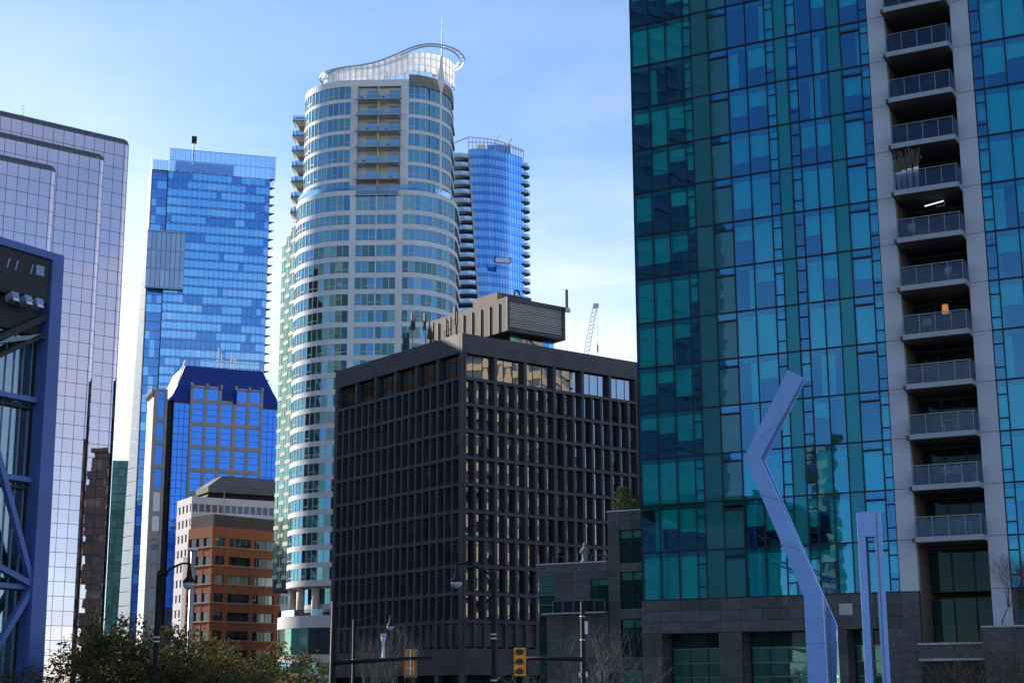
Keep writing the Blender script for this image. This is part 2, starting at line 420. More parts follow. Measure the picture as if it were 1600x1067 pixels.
# ------------------------------------------------------------------ glass tower (right)
def glass_tower():
    t = empty('glass_tower', (7.75, 94, 0), -28, 'tall teal and blue glass apartment tower with a column of balconies', 'tower')
    H0, ST, NS = 11.0, 2.82, 17
    W, D = 31.0, 24.0
    cols = [(0, 1.21, 'W'), (1.21, 2.38, 'W'), (2.38, 3.56, 'W'), (3.56, 4.11, 'N'), (4.11, 5.27, 'G'), (5.27, 6.51, 'T'), (6.51, 7.74, 'W'), (7.74, 8.99, 'W'),
            (8.99, 9.55, 'N'), (9.55, 10.36, 'S'), (10.36, 10.94, 'N'), (10.94, 11.92, 'W'), (11.92, 12.85, 'W'), (12.85, 13.69, 'S'), (13.69, 14.86, 'B'), (14.86, 15.38, 'N'),
            (21.32, 21.88, 'N'), (21.88, 23.16, 'W'), (23.16, 24.40, 'W'), (24.40, 24.95, 'N'), (24.95, 25.80, 'S'), (25.80, 27.0, 'W'), (27.0, 28.2, 'W'), (28.2, 28.8, 'N'), (28.8, 31.0, 'W')]
    panes, vents, spand, blinds, curt, bars = [], [], [], [], [], []
    for k in range(NS):
        z0, z1 = H0 + k * ST, H0 + (k + 1) * ST
        # flats behind the glass: neighbours tend to have the same blinds
        flat = {'l': random.random(), 'm': random.random(), 'r': random.random()}
        for (a, b, ty) in cols:
            g = .03
            zone = 'l' if b < 4.2 else ('m' if b < 15.5 else 'r')
            mood = .6 * flat[zone] + .4 * random.random()
            def blind(x0, x1, lo, hi, full=.47, part=.76):
                if mood < full: drop = hi - lo
                elif mood < part: drop = (hi - lo) * random.uniform(.25, .7)
                else:
                    if random.random() < .45:
                        w = (x1 - x0) * random.uniform(.25, .5)
                        if random.random() < .5: curt.append(pc(x0, x0 + w, .30, .36, lo, hi, 'gt_curtain'))
                        else: curt.append(pc(x1 - w, x1, .30, .36, lo, hi, 'gt_curtain'))
                    return
                blinds.append(pc(x0 + .02, x1 - .02, .28, .31, hi - drop, hi, 'gt_blind'))
            if ty in 'W':
                panes.append(pc(a + g, b - g, 0, .03, z0 + .03, z1 - .03, 'gt_clear')); blind(a, b, z0 + .05, z1 - .3)
            elif ty == 'G':
                spand.append(pc(a + g, b - g, 0, .05, z0 + .03, z1 - .03, 'gt_spandrel'))
            elif ty == 'S':
                spand.append(pc(a + g, b - g, 0, .05, z0 + .03, z1 - .03, 'gt_strip'))
            elif ty in 'TB':
                zs = z1 - .50
                panes.append(pc(a + g, b - g, 0, .03, zs + .05, z1 - .03, 'gt_clear'))
                bars.append(pc(a, b, -.07, .05, zs - .07, zs + .03, 'gt_mullion'))
                if ty == 'T': spand.append(pc(a + g, b - g, 0, .05, z0 + .03, zs - .08, 'gt_spandrel'))
                else:
                    panes.append(pc(a + g, b - g, 0, .03, z0 + .03, zs - .08, 'gt_clear')); blind(a, b, z0 + .05, zs)
            else:
                m1, m2 = z0 + .70, z0 + 2.02
                for lo, hi in ((z0 + .03, m1 - .03), (m1 + .05, m2 - .05), (m2 + .03, z1 - .03)):
                    vents.append(pc(a + g + .01, b - g - .01, 0, .03, lo, hi, 'gt_clear'))
                for zz in (m1, m2): bars.append(pc(a, b, -.03, .05, zz - .035, zz + .035, 'gt_mullion'))
                if random.random() < .72: blinds.append(pc(a, b, .28, .31, z0 + .05 + (0 if random.random() < .6 else 1.0), z1 - .3, 'gt_blind'))
    pieces(t, 'glass_pane', panes, jitter=.25)
    pieces(t, 'vent_pane', vents, jitter=.25)
    pieces(t, 'spandrel_panel', spand, jitter=.1)
    pieces(t, 'blind', blinds)
    pieces(t, 'curtain', curt)
    pieces(t, 'vent_bar', bars)
    edges = sorted({c[0] for c in cols} | {c[1] for c in cols})
    for x in edges:
        block('mullion', t, 'gt_mullion', x - .032, x + .032, -.045, .06, H0, H0 + NS * ST)
    for k in range(NS + 1):
        z = H0 + k * ST
        for a, b in ((-.03, 15.42), (21.28, W)):
            block('transom', t, 'gt_mullion', a, b, -.055, .055, z - .04, z + .04)
        for a, b in ((.05, 15.4), (21.3, W)):
            block('floor_slab', t, 'gt_slab', a, b, .16, D - .2, z - .28, z + .02)
    for a, b in ((.06, 15.3), (21.4, W)):
        block('back_wall', t, 'gt_room', a, b, 4.2, 4.4, H0, H0 + NS * ST)
        for q in range(1, 5):
            x = a + (b - a) * q / 5
            block('party_wall', t, 'gt_room', x - .08, x + .08, .5, 4.2, H0, H0 + NS * ST)
    block('side_wall', t, 'gt_strip', -.02, .04, .06, D, H0, H0 + NS * ST)
    for k in range(NS + 1): block('side_transom', t, 'gt_mullion', -.06, -.021, .06, D, H0 + k * ST - .04, H0 + k * ST + .04)
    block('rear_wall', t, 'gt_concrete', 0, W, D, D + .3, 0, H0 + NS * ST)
    # concrete piers beside the balconies, one panel a storey
    for k in range(-1, NS):
        z0, z1 = H0 + k * ST, H0 + (k + 1) * ST
        for a, b in ((15.40, 16.41), (20.27, 21.30)):
            if k < 0 and a < 16: continue
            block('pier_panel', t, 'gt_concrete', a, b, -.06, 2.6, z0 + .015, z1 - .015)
    for a, b in ((15.44, 16.37), (20.31, 21.26)):
        block('pier_core', t, 'gt_mullion', a, b, -.02, 2.55, 8.0 if a > 16 else H0, H0 + NS * ST)
    # balcony bay
    block('bay_wall', t, 'gt_inner', 16.41, 16.46, .3, 4.3, 7.3, H0 + NS * ST)
    block('bay_wall', t, 'gt_inner', 20.22, 20.27, .3, 4.3, 7.3, H0 + NS * ST)
    block('bay_back', t, 'gt_room', 16.4, 20.3, 4.25, 4.35, 7.3, H0 + NS * ST)
    for k in range(NS):
        z = H0 + k * ST
        if k:
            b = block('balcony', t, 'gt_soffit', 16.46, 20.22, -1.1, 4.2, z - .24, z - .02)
            b = empty('balcony_front', (0, 0, 0)); b.parent = t
            block('fascia', b, 'gt_balcony', 16.70, 20.24, -1.2, -1.11, z - .27, z + .02)
            block('fascia', b, 'gt_balcony', 20.225, 20.30, -1.109, -.07, z - .27, z + .02)
            block('fascia', b, 'gt_balcony', 16.66, 16.70, -1.2, -.07, z - .27, z + .02)
            rx = [16.74, 17.62, 18.5, 19.38, 20.2]
            for i in range(4): block('rail_glass', b, 'gt_railglass', rx[i] + .03, rx[i + 1] - .03, -1.165, -1.15, z + .06, z + 1.0)
            block('rail_glass', b, 'gt_railglass', 20.245, 20.26, -1.1, -.1, z + .06, z + 1.0)
            block('rail_glass', b, 'gt_railglass', 16.69, 16.705, -1.1, -.1, z + .06, z + 1.0)
            for x in rx: block('rail_post', b, 'gt_rail', x - .02, x + .02, -1.18, -1.14, z + .02, z + 1.06)
            block('hand_rail', b, 'gt_rail', 16.68, 20.27, -1.185, -1.135, z + 1.06, z + 1.10)
            block('hand_rail', b, 'gt_rail', 20.23, 20.27, -1.134, -.06, z + 1.06, z + 1.10)
        # glazed doors at the back of the bay
        for i in range(3):
            x = 16.5 + i * 1.22
            block('door_pane', t, 'pod_glass', x + .05, x + 1.17, 2.5, 2.54, z + .06, z + 2.4)
        for x in (16.5, 17.72, 18.94, 20.16): block('door_post', t, 'gt_mullion', x - .05, x + .05, 2.44, 2.56, z + .02, z + 2.5)
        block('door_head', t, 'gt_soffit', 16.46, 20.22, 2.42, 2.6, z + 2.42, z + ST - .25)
    # ---- stone podium
    tiles, glassp, bars = [], [], []
    def stone(x0, x1, z0, z1, tw, th, y0=-.16, y1=.3):
        nx, nzt = max(1, round((x1 - x0) / tw)), max(1, round((z1 - z0) / th))
        for i in range(nx):
            for j in range(nzt):
                a, b = x0 + (x1 - x0) * i / nx, x0 + (x1 - x0) * (i + 1) / nx
                c, d = z0 + (z1 - z0) * j / nzt, z0 + (z1 - z0) * (j + 1) / nzt
                e = random.uniform(0, .012)
                tiles.append(pc(a + .008, b - .008, y0 - e, y1, c + .008, d - .008, 'stone'))
    stone(-.05, 11.1, 9.05, 10.96, 1.24, .64)
    stone(11.1, 15.42, 9.05, 10.96, 1.44, .64)
    stone(15.42, 16.42, 8.3, 10.96, 1.0, 1.3)
    for a, b in ((-.05, 1.22), (4.74, 6.14), (10.7, 12.3), (14.5, 16.4)): stone(a, b, 0, 9.04, 1.27, 1.3)
    for a, b in ((1.22, 4.74), (6.14, 10.7), (12.3, 14.5)):
        stone(a, a + .02, 4.5, 9.04, 1, 1.3, .2, 1.4)
        n = max(2, round((b - a) / 1.15))
        for i in range(n):
            x0, x1 = a + .1 + (b - a - .2) * i / n, a + .1 + (b - a - .2) * (i + 1) / n
            for j, (c, d) in enumerate(((8.2, 9.0), (7.35, 8.14), (6.55, 7.30), (5.9, 6.5), (3.2, 5.85))):
                glassp.append(pc(x0 + .03, x1 - .03, 1.3, 1.34, c, d, 'pod_green' if j in (1, 2, 3) else 'pod_glass'))
            bars.append(pc(x0 - .025, x0 + .025, 1.24, 1.36, 3.2, 9.0, 'gt_mullion'))
        for zz in (8.17, 7.325, 6.525, 5.87): bars.append(pc(a + .1, b - .05, 1.21, 1.3, zz - .03, zz + .03, 'gt_rail'))
        block('opening_back', t, 'gt_mullion', a, b, 1.4, 1.5, 0, 9.04)
        block('soffit', t, 'gt_soffit', a, b, -.1, 1.39, 9.045, 9.2)
    # terrace under the balconies, with ledges and a planted wall
    stone(16.42, 20.27, 7.38, 8.08, 1.9, .7, -.9, -.5)
    block('ledge', t, 'ledge', 16.40, 20.0, -1.0, -.45, 8.085, 8.19)
    block('ledge', t, 'ledge', 16.40, 20.0, -1.0, -.45, 7.24, 7.37)
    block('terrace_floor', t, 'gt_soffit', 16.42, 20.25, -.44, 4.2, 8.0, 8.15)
    stone(19.95, 31, 0, 8.9, 1.5, 1.25, -1.5, -1.1)
    block('ledge', t, 'ledge', 19.9, 31, -1.55, -1.0, 8.905, 9.0)
    block('terrace_floor', t, 'gt_soffit', 20.3, 31, -1.05, .2, 8.6, 8.8)
    stone(21.3, 31, 8.9, 10.96, 1.3, 1.0, .0, .3)
    for i in range(3):
        x = 16.5 + i * 1.22
        glassp.append(pc(x + .04, x + 1.18, 2.5, 2.54, 8.2, 10.7, 'pod_glass'))
    for x in (21.6, 23.2, 24.8, 26.4): glassp.append(pc(x, x + 1.5, -.05, -.01, 9.05, 10.85, 'pod_glass'))
    block('opening_back', t, 'gt_mullion', 16.4, 19.95, -.3, -.2, 0, 7.23)
    pieces(t, 'stone_tile', tiles)
    pieces(t, 'podium_pane', glassp, jitter=.4)
    pieces(t, 'glazing_bar', bars)
    block('podium_core', t, 'gt_mullion', 0, 16.35, 1.52, D, 0, 10.9); block('podium_core', t, 'gt_mullion', 16.36, 20.3, 4.4, D, 0, 10.9); block('podium_core', t, 'gt_mullion', 20.31, 31, 1.52, D, 0, 10.9)
    block('reflection_plaque', t, 'ledge', 11.95, 12.7, -.20, -.175, 9.83, 10.45)  # plaque with a pale reflection put into its colour
    return t
glass_tower()

def balcony_things():
    """what people keep on the balconies; local frame of the glass tower"""
    o = Vector((7.75, 94, 0)); c, s = math.cos(R(-28)), math.sin(R(-28))
    P = lambda x, y, z: (o.x + x * c - y * s, o.y + x * s + y * c, z)
    zk = lambda k: 11.0 + 2.82 * k
    # tall white planters with grasses, third balcony with things on it from the top
    z = zk(8) + .02
    for i, x in enumerate((16.92, 17.22, 17.56, 17.92)):
        h = (1.12, 1.18, 1.24, 1.28)[i]
        r = empty('planter', P(x, -.90, z), -28, ['tall white planter of grass nearest the left concrete pier on the balcony', 'second tall white planter of grass from the left on the balcony',
                  'third tall white planter of grass from the left on the balcony', 'tall white planter of grass at the right end of the row of four'][i], 'planter', 'white planters on the balcony')
        MB().lathe([(.10, 0), (.12, .02), (.155, h), (.135, h), (.12, h - .08)], 0, 0, 14).build('pot', 'pot', r, smooth=True)
        g = MB()
        for j in range(70):
            a, l, b = random.uniform(0, 6.28), random.uniform(.5, 1.15), random.uniform(.06, .28)
            p0 = Vector((.07 * math.cos(a), .07 * math.sin(a), h - .1)); p2 = p0 + Vector((b * math.cos(a), b * math.sin(a), l)); p1 = (p0 + p2) / 2 + Vector((0, 0, .08))
            g.tube([p0, p1, p2], [.006, .006, .002], 3, False)
            if j % 3 == 0: g.tube([p2, p2 + Vector((.03 * math.cos(a), .03 * math.sin(a), .2))], [.022, .008], 4)
        g.build('grass', 'grass_dry', r)
    # heater under the ceiling
    r = empty('patio_heater', P(18.55, .3, zk(8) - .62), -28, 'glowing bar heater hung under the balcony below the white planters', 'heater')
    block('heater_bar', r, 'strip_lamp', -.55, .55, -.03, .03, -.03, .03, 0, -8, 0)
    block('bracket', r, 'gt_rail', .56, .60, .0, .04, -.18, .30); block('bracket', r, 'gt_rail', .1, .58, .0, .04, -.22, -.18); block('bracket', r, 'gt_rail', .1, .58, .0, .04, .26, .30)
    # lit shade
    r = empty('hanging_lamp', P(18.75, .4, zk(5) + 1.35), -28, 'lit orange fabric lamp above the glass balcony rail', 'lamp')
    MB().lathe([(.20, 0), (.155, .5), (.15, .5), (.19, .0)], 0, 0, 18).build('lamp_shade', 'lamp_shade', r, smooth=True)
    MB().tube([(0, 0, .5), (0, 0, 1.2)], .01, 5).build('cord', 'furn_dark', r)
    for x, y, k, w_, h_, lab in ((19.8, -.7, 10, .5, .7, 'leafy pot plant at the right end, two balconies above the white planters'), (17.2, -.6, 6, .45, .9, 'bushy pot plant by the left pier, one balcony above the orange lamp'),
                                 (19.3, -.3, 4, .5, 1.0, 'tall pot plant on the balcony under the orange lamp'), (17.1, -.6, 3, .4, .6, 'low pot plant by the left pier on a lower balcony')):
        r = empty('potted_plant', P(x, y, zk(k) + .02), 0, lab, 'plant')
        MB().lathe([(.13, 0), (.18, .32), (.16, .32), (.14, .28)], 0, 0, 12).build('pot', 'gt_inner', r, smooth=True)
        lf = MB()
        for i in range(420):
            a, q = random.uniform(0, 6.28), random.random() ** .5 * w_ * .6
            leafquad(lf, Vector((q * math.cos(a), q * math.sin(a), .32 + random.random() * h_)), .06)
        lf.build('foliage', 'leaf_green', r)
    def chair(x, y, z, mat, lab, rz, round_back=False):
        r = empty('balcony_chair', P(x, y, z + .02), rz - 28, lab, 'chair')
        if round_back:
            MB().lathe([(.02, .42), (.20, .44), (.24, .48), (.20, .46), (.02, .44)], 0, 0, 14).build('seat', mat, r, smooth=True)
            v = MB(); pts = [(.26 * math.cos(a) , .24, .68 + .26 * math.sin(a)) for a in [2 * math.pi * i / 16 for i in range(16)]]
            v.slabxz([(p[0], p[2]) for p in pts], .20, .24).build('backrest', mat, r)
        else:
            block('seat', r, mat, -.24, .24, -.22, .22, .41, .45); block('backrest', r, mat, -.24, .24, .20, .24, .50, .88)
        for sx in (-1, 1):
            for sy in (-1, 1): MB().tube([(sx * .17, sy * .15, .41), (sx * .21, sy * .2, 0)], .014, 5).build('leg', mat, r)
    chair(17.5, -.5, zk(7), 'furn', 'pale folding chair behind the rail, one balcony under the white planters', 160)
    chair(18.5, -.75, zk(2), 'furn', 'round backed white chair on a low balcony, left one', 180, True)
    chair(19.05, -.75, zk(2), 'furn', 'round backed white chair on a low balcony, right one', 180, True)
    chair(18.2, -.4, zk(1), 'furn_dark', 'dark chair standing on the lowest balcony', 150)
    chair(18.9, -.4, zk(10), 'furn_dark', 'dark chair behind the rail, two balconies above the white planters', 170)
    chair(17.4, -.5, zk(9), 'wood', 'brown wooden chair by the left pier, one balcony above the planters', 200)
    chair(19.4, -.5, zk(6), 'furn', 'pale chair at the right end of the balcony above the orange lamp', 150)
    chair(17.9, -.5, zk(5), 'furn', 'pale chair left of the orange lamp behind the rail', 190)
    chair(17.6, -.5, zk(4), 'wood', 'brown wooden chair on the balcony under the orange lamp', 175)
    def table(x, y, z, mat, lab):
        r = empty('balcony_table', P(x, y, z + .02), -28, lab, 'table')
        block('table_top', r, mat, -.38, .38, -.3, .3, .70, .73)
        for sx in (-1, 1):
            for sy in (-1, 1): block('leg', r, mat, sx * .33 - .02, sx * .33 + .02, sy * .25 - .02, sy * .25 + .02, 0, .70)
    table(19.6, -.55, zk(2), 'furn', 'white table beside two round backed chairs on a low balcony')
    table(19.2, -.6, zk(1), 'furn', 'white table on the lowest balcony behind glass')
    table(18.7, -.3, zk(3), 'furn', 'white table on the balcony above the round chairs')
balcony_things()

# ------------------------------------------------------------------ low stone wing beside the glass tower
def stone_wing():
    c, s = math.cos(R(-28)), math.sin(R(-28))
    ox, oy = 7.75 + .469 * 3, 94 + .883 * 3
    t = empty('stone_wing', (ox, oy, 0), -28, 'low dark slate wing with stepped roof terraces beside the glass tower', 'building')
    tiles, panes, bars = [], [], []
    def wall(x0, x1, z0, z1, tw, th, holes=(), y0=-.05):
        nx, nzt = max(1, round((x1 - x0) / tw)), max(1, round((z1 - z0) / th))
        for i in range(nx):
            for j in range(nzt):
                a, b = x0 + (x1 - x0) * i / nx, x0 + (x1 - x0) * (i + 1) / nx
                q, d = z0 + (z1 - z0) * j / nzt, z0 + (z1 - z0) * (j + 1) / nzt
                mx, mz = (a + b) / 2, (q + d) / 2
                if any(h[0] < mx < h[1] and h[2] < mz < h[3] for h in holes): continue
                tiles.append(pc(a + .006, b - .006, y0 - random.uniform(0, .012), .2, q + .006, d - .006, 'stone'))
    # taller block next to the tower
    wall(-3.6, -2.8, 0, 16.75, .8, 1.0); wall(-2.8, -.2, 15.6, 16.75, .9, .58); wall(-2.8, -.2, 13.0, 13.5, 1.3, .5); wall(-2.8, -.2, 10.1, 10.7, 1.3, .6); wall(-2.8, -.2, 7.1, 7.75, 1.3, .65); wall(-2.8, -.2, 0, 5.9, 1.3, 1.2)
    for z0, z1 in ((13.5, 15.6), (10.7, 13.0), (7.75, 10.1)):
        for a, b in ((-2.75, -2.0), (-1.95, -.2)):
            panes.append(pc(a, b, .14, .18, z1 - .5, z1 - .05, 'pod_green')); panes.append(pc(a, b, .14, .18, z0 + .05, z1 - .55, 'pod_glass'))
        bars.append(pc(-2.01, -1.94, .08, .2, z0, z1, 'gt_mullion')); bars.append(pc(-2.8, -.2, .08, .2, z1 - .55, z1 - .5, 'gt_mullion')); bars.append(pc(-2.8, -.2, .02, .2, z0 - .03, z0 + .03, 'gt_rail'))
    for a, b in ((-2.75, -1.5), (-1.45, -.2)): panes.append(pc(a, b, .14, .18, 5.95, 7.05, 'pod_green'))
    block('core', t, 'gt_mullion', -3.59, .5, .21, 18, 0, 16.6)
    block('coping', t, 'ledge', -3.65, -.1, -.1, .5, 16.76, 16.84)
    block('roof', t, 'gt_soffit', -3.6, .5, .51, 18, 16.61, 16.7)
    # lower block
    wall(-7.35, -4.85, 11.35, 13.65, 1.2, .58); wall(-4.85, -3.62, 12.62, 13.65, .62, .58); wall(-8.6, -7.35, 13.0, 13.65, 1.2, .58)
    wall(-7.9, -3.62, 0, 10.5, 1.1, 1.3, y0=-.12)
    for i in range(5): panes.append(pc(-8.55, -7.42, .12, .16, 12.98 - .62 * (i + 1), 12.94 - .62 * i, 'pod_green' if i < 2 else 'pod_glass'))
    for i in range(5): bars.append(pc(-8.75, -7.38, -.02, .14, 12.98 - .62 * i - .02, 12.98 - .62 * i + .03, 'gt_rail'))
    for i in range(4): panes.append(pc(-8.55, -7.95, .12, .16, 9.8 - 1.6 * (i + 1), 9.76 - 1.6 * i, 'pod_glass'))
    for a, b in ((-4.83, -4.35), (-4.30, -3.64)):
        panes.append(pc(a, b, .14, .18, 12.25, 12.6, 'pod_green')); panes.append(pc(a, b, .14, .18, 11.35, 12.2, 'pod_glass'))
    block('core', t, 'gt_mullion', -8.6, -3.62, .21, 16, 0, 13.5)
    block('roof', t, 'gt_soffit', -8.6, -3.62, .51, 16, 13.51, 13.6)
    block('coping', t, 'ledge', -8.65, -3.66, -.1, .5, 13.66, 13.74)
    block('coping', t, 'ledge', -7.95, -3.66, -.7, -.1, 10.51, 10.58)
    tr = empty('terrace_rail', (0, 0, 0)); tr.parent = t
    for i in range(5): block('rail_glass', tr, 'gt_railglass', -7.25 + i * .72, -6.58 + i * .72, -.5, -.48, 10.62, 11.25)
    for i in range(6): block('rail_post', tr, 'gt_rail', -7.29 + i * .72, -7.25 + i * .72, -.51, -.47, 10.58, 11.3)
    block('hand_rail', tr, 'gt_rail', -7.3, -3.65, -.515, -.465, 11.3, 11.34)
    for x0 in (-7.6, -4.9):
        tr = empty('roof_rail', (0, 0, 0)); tr.parent = t
        for x in (x0, x0 + .9): block('rail_post', tr, 'gt_rail', x - .015, x + .015, .2, .23, 13.7, 14.15)
        block('hand_rail', tr, 'gt_rail', x0, x0 + .9, .2, .23, 14.15, 14.18)
    pieces(t, 'stone_tile', tiles); pieces(t, 'window_pane', panes, jitter=.4); pieces(t, 'glazing_bar', bars)
    # statue and roof planting
    Pw = lambda x, y: (ox + x * c - y * s, oy + x * s + y * c)
    x, y = Pw(-5.35, .3)
    st = MB().lathe([(.30, 0), (.30, .08), (.20, .12), (.19, .30), (.21, .55), (.24, .72), (.25, .82), (.17, .92), (.09, .97), (.11, 1.04), (.125, 1.12), (.10, 1.2), (.03, 1.25)], 0, 0, 14)
    for sg in (-1, 1): st.tube([(sg * .2, 0, .84), (sg * .28, -.05, .62), (sg * .16, -.16, .52)], [.07, .06, .045], 7)
    so = st.build('statue', 'statue', None, smooth=True); so.location = (x, y, 13.74)
    props(so, 'small grey statue standing on the slate roof terrace', 'statue')
    def shrub(name, x, y, z, w, h, n, lab, mat='leaf_green'):
        px, py = Pw(x, y)
        r = empty(name, (px, py, z), 0, lab, 'shrub')
        st = MB()
        for i in range(7):
            a = random.uniform(0, 6.28); st.tube([(0, 0, 0), (w * .25 * math.cos(a), w * .25 * math.sin(a), h * .5), (w * .42 * math.cos(a), w * .42 * math.sin(a), h * .85)], [.03, .02, .006], 5)
        st.build('stem', 'bark', r)
        lf = MB()
        for i in range(n):
            a, q, zz = random.uniform(0, 6.28), random.random() ** .5, random.uniform(.1, 1)
            rr = w * .5 * q * (1.05 - .55 * zz * zz) * random.uniform(.7, 1.15)
            leafquad(lf, Vector((rr * math.cos(a), rr * math.sin(a), zz * h)), .07)
        lf.build('foliage', mat, r)
    shrub('roof_shrub', -2.9, .9, 16.75, 1.5, 1.7, 1500, 'dark green shrub on the slate roof, tallest one away from the tower')
    shrub('roof_shrub', -1.5, .9, 16.75, 1.4, 1.1, 1200, 'low dark green shrub on the slate roof against the glass tower')
    shrub('roof_shrub', -4.05, .9, 13.65, .8, .55, 500, 'small green shrub on the lower slate roof beside the statue')

stone_wing()

# ------------------------------------------------------------------ black office block
def black_block():
    t = empty('black_office_block', (-6.73, 205, 0), 38, 'square black office block with a grid of deep narrow windows', 'office block')
    S, TOP = 32.2, 53.3
    rows = [47.2 - 3.575 * i for i in range(10)]          # spandrel centres below the top row
    BW, N = 5.2, 6
    e = (S - BW * N) / 2
    fins, span, panes, big = [], [], [], []
    dep = .70
    def put(face, a, b, y0, y1, z0, z1, mat, lst):
        if face == 'R': lst.append(pc(a, b, y0, y1, z0, z1, mat))
        else: lst.append(pc(y0, y1, a, b, z0, z1, mat))
    for face in 'RL':
        # horizontal bands
        lo = .005 if face == 'L' else 0
        for i, z in enumerate(rows):
            put(face, e + .005, S - e - .005, .02, dep + .3, z - .21, z + .21, 'black', span)
        # narrow piers between windows
        n3 = N * 3
        for j in range(n3 + 1):
            a = e + j * BW / 3
            w = .24 if j % 3 == 0 else .20
            top = 50.6 if j % 3 == 0 else rows[0] - .1
            put(face, a - w, a + w, 0, dep + .25, 11.6, top, 'black', fins)
        for j in range(N):
            a, b = e + j * BW + .24, e + (j + 1) * BW - .24
            for q in range(3):
                x0, x1 = a + (b - a) * q / 3, a + (b - a) * (q + 1) / 3
                put(face, x0 + .03, x1 - .03, dep, dep + .04, rows[0] + .22, 50.58, 'bk_glass', big)
                if q: put(face, x0 - .03, x0 + .03, dep - .06, dep + .06, rows[0] + .22, 50.58, 'black_dark', span)
        for i, z in enumerate(rows):
            zt = z - .22
            zb = rows[i + 1] + .22 if i < 9 else 11.8
            for j in range(n3):
                a = e + j * BW / 3 + .25; b = e + (j + 1) * BW / 3 - .21
                if i < 9:
                    q_ = random.random(); put(face, a, b, dep, dep + .04, zb + .28, zt, 'bk_dim' if q_ < .28 else 'bk_glass', panes)
                    if random.random() < .16: put(face, a + .02, b - .02, dep - .03, dep - .005, zt - random.uniform(.5, 1.8), zt, 'bk_blind', span)
                    put(face, a, b, dep - .05, dep + .06, zb, zb + .27, 'black', span)
                else: put(face, a, b, .35, .4, zb, zt, 'black', span)
    hide = lambda s: s[0] > 24 and s[2] < 30
    pieces(t, 'window_pane', panes, jitter=.35, hide=hide)
    pieces(t, 'top_window_pane', big, jitter=.35)
    pieces(t, 'pier', fins)
    pieces(t, 'spandrel', span)
    for j in range(N):
        for face in 'RL':
            a, b = e + j * BW + .01, e + (j + 1) * BW - .01
            if j == 0: a = .0 if face == 'R' else .01
            if j == N - 1: b = S
            if face == 'R': block('parapet_panel', t, 'black', a, b, -.02, .5, 50.64, TOP)
            else: block('parapet_panel', t, 'black', -.02, .5, max(a, .51), b, 50.64, TOP)
    for x, y in ((0, 0), (S - e, 0), (0, S - e)):
        block('corner_pier', t, 'black', x, x + e - .03, y, y + e - .03, 0, 50.62)
    # base: plain band, then shop openings
    for face in 'RL':
        for j in range(N):
            a, b = e + j * BW + .02, e + (j + 1) * BW - .02
            args = lambda y0, y1: (a, b, y0, y1) if face == 'R' else (y0, y1, a, b)
            block('base_panel', t, 'black', *args(.02, .6), 8.2, 11.58)
            a0, b0 = a, b
            a, b = e + j * BW - .4, e + j * BW + .4
            block('base_pier', t, 'black', *args(.1, 1.0), 0, 8.19)
            for q in range(2):
                a, b = e + j * BW + .45 + q * 2.2, e + j * BW + 2.6 + q * 2.15
                block('shop_pane', t, 'pod_glass', *args(1.2, 1.25), .4, 8.0)
    block('core', t, 'black_dark', 1.3, S, 1.3, S, 0, 52.0)
    block('rear_wall', t, 'black', S + .01, S + .3, .1, S + .3, 0, 53.2); block('rear_wall', t, 'black', .1, S, S + .01, S + .3, 0, 53.2)
    block('roof_deck', t, 'bk_roof', .55, S, .55, S, 52.05, 52.3)
    # rooftop plant house: overhanging box with fins on its left side and louvres on its right
    h = empty('plant_house', (0, 0, 0)); h.parent = t
    X0, X1, Y0, Y1, Z0, Z1 = 11.6, 22.3, 5.2, 25.0, 56.2, 61.2
    block('wall', h, 'bk_pent', X0, X0 + .2, Y0 + .01, Y1, Z0, Z1)
    block('wall', h, 'bk_pent', X1 - .2, X1, Y0 + .3, Y1, Z0, Z1); block('wall', h, 'bk_pent', X0 + .2, X1 - .2, Y1 - .2, Y1, Z0, Z1)
    block('roof', h, 'bk_roof', X0 + .2, X1 - .2, Y0 + .3, Y1 - .2, Z1 - .3, Z1 - .1); block('floor', h, 'black', X0 + .2, X1 - .2, Y0 + .3, Y1 - .2, Z0 + .05, Z0 + .2)
    block('frame', h, 'black', X0 - .05, X0 + .35, Y0 - .3, Y0, Z0, Z1); block('frame', h, 'black', X1 - .5, X1 + .02, Y0 - .3, Y0 + .29, Z0, Z1)
    block('frame', h, 'black', X0 + .36, X1 - .51, Y0 - .28, Y0 + .2, Z1 - .65, Z1 - .01); block('frame', h, 'black', X0 + .36, X1 - .51, Y0 - .28, Y0 + .2, Z0, Z0 + .6)
    for i in range(11): block('louvre_blade', h, 'louvre', X0 + .36, X1 - .51, Y0 - .18, Y0 + .12, Z0 + .68 + i * .34, Z0 + .72 + i * .34 + .1, -30, 0, 0)
    block('louvre_back', h, 'louvre', X0 + .36, X1 - .51, Y0 + .21, Y0 + .25, Z0 + .6, Z1 - .65)
    for i in range(9): block('fin', h, 'black', X0 - .16, X0 - .01, Y0 + 1.6 + i * 2.15, Y0 + 1.85 + i * 2.15, Z0, Z1 - .7)
    block('neck_wall', h, 'black_dark', X0 + 1.6, X1 - .8, Y0 + 1.4, Y1 - 1, 52.3, 56.2)
    for i in range(8): block('neck_pane', h, ('cv_g2', 'cv_g1', 'bk_glass', 'bk_glass', 'bk_glass', 'bk_glass', 'bl_b', 'bl_c')[i], X0 + 1.7 + i * 1.02, X0 + 2.66 + i * 1.02, Y0 + 1.32, Y0 + 1.38, 54.2, 56.1)
    block('upper_box', h, 'bk_pent', X0 + 2.2, X0 + 8.6, Y0 + 5.0, Y0 + 11, Z1 - .2, Z1 + 2.1)
    block('upper_louvre', h, 'black', X0 + 3.2, X0 + 8.5, Y0 + 4.93, Y0 + 4.99, Z1, Z1 + 1.9)
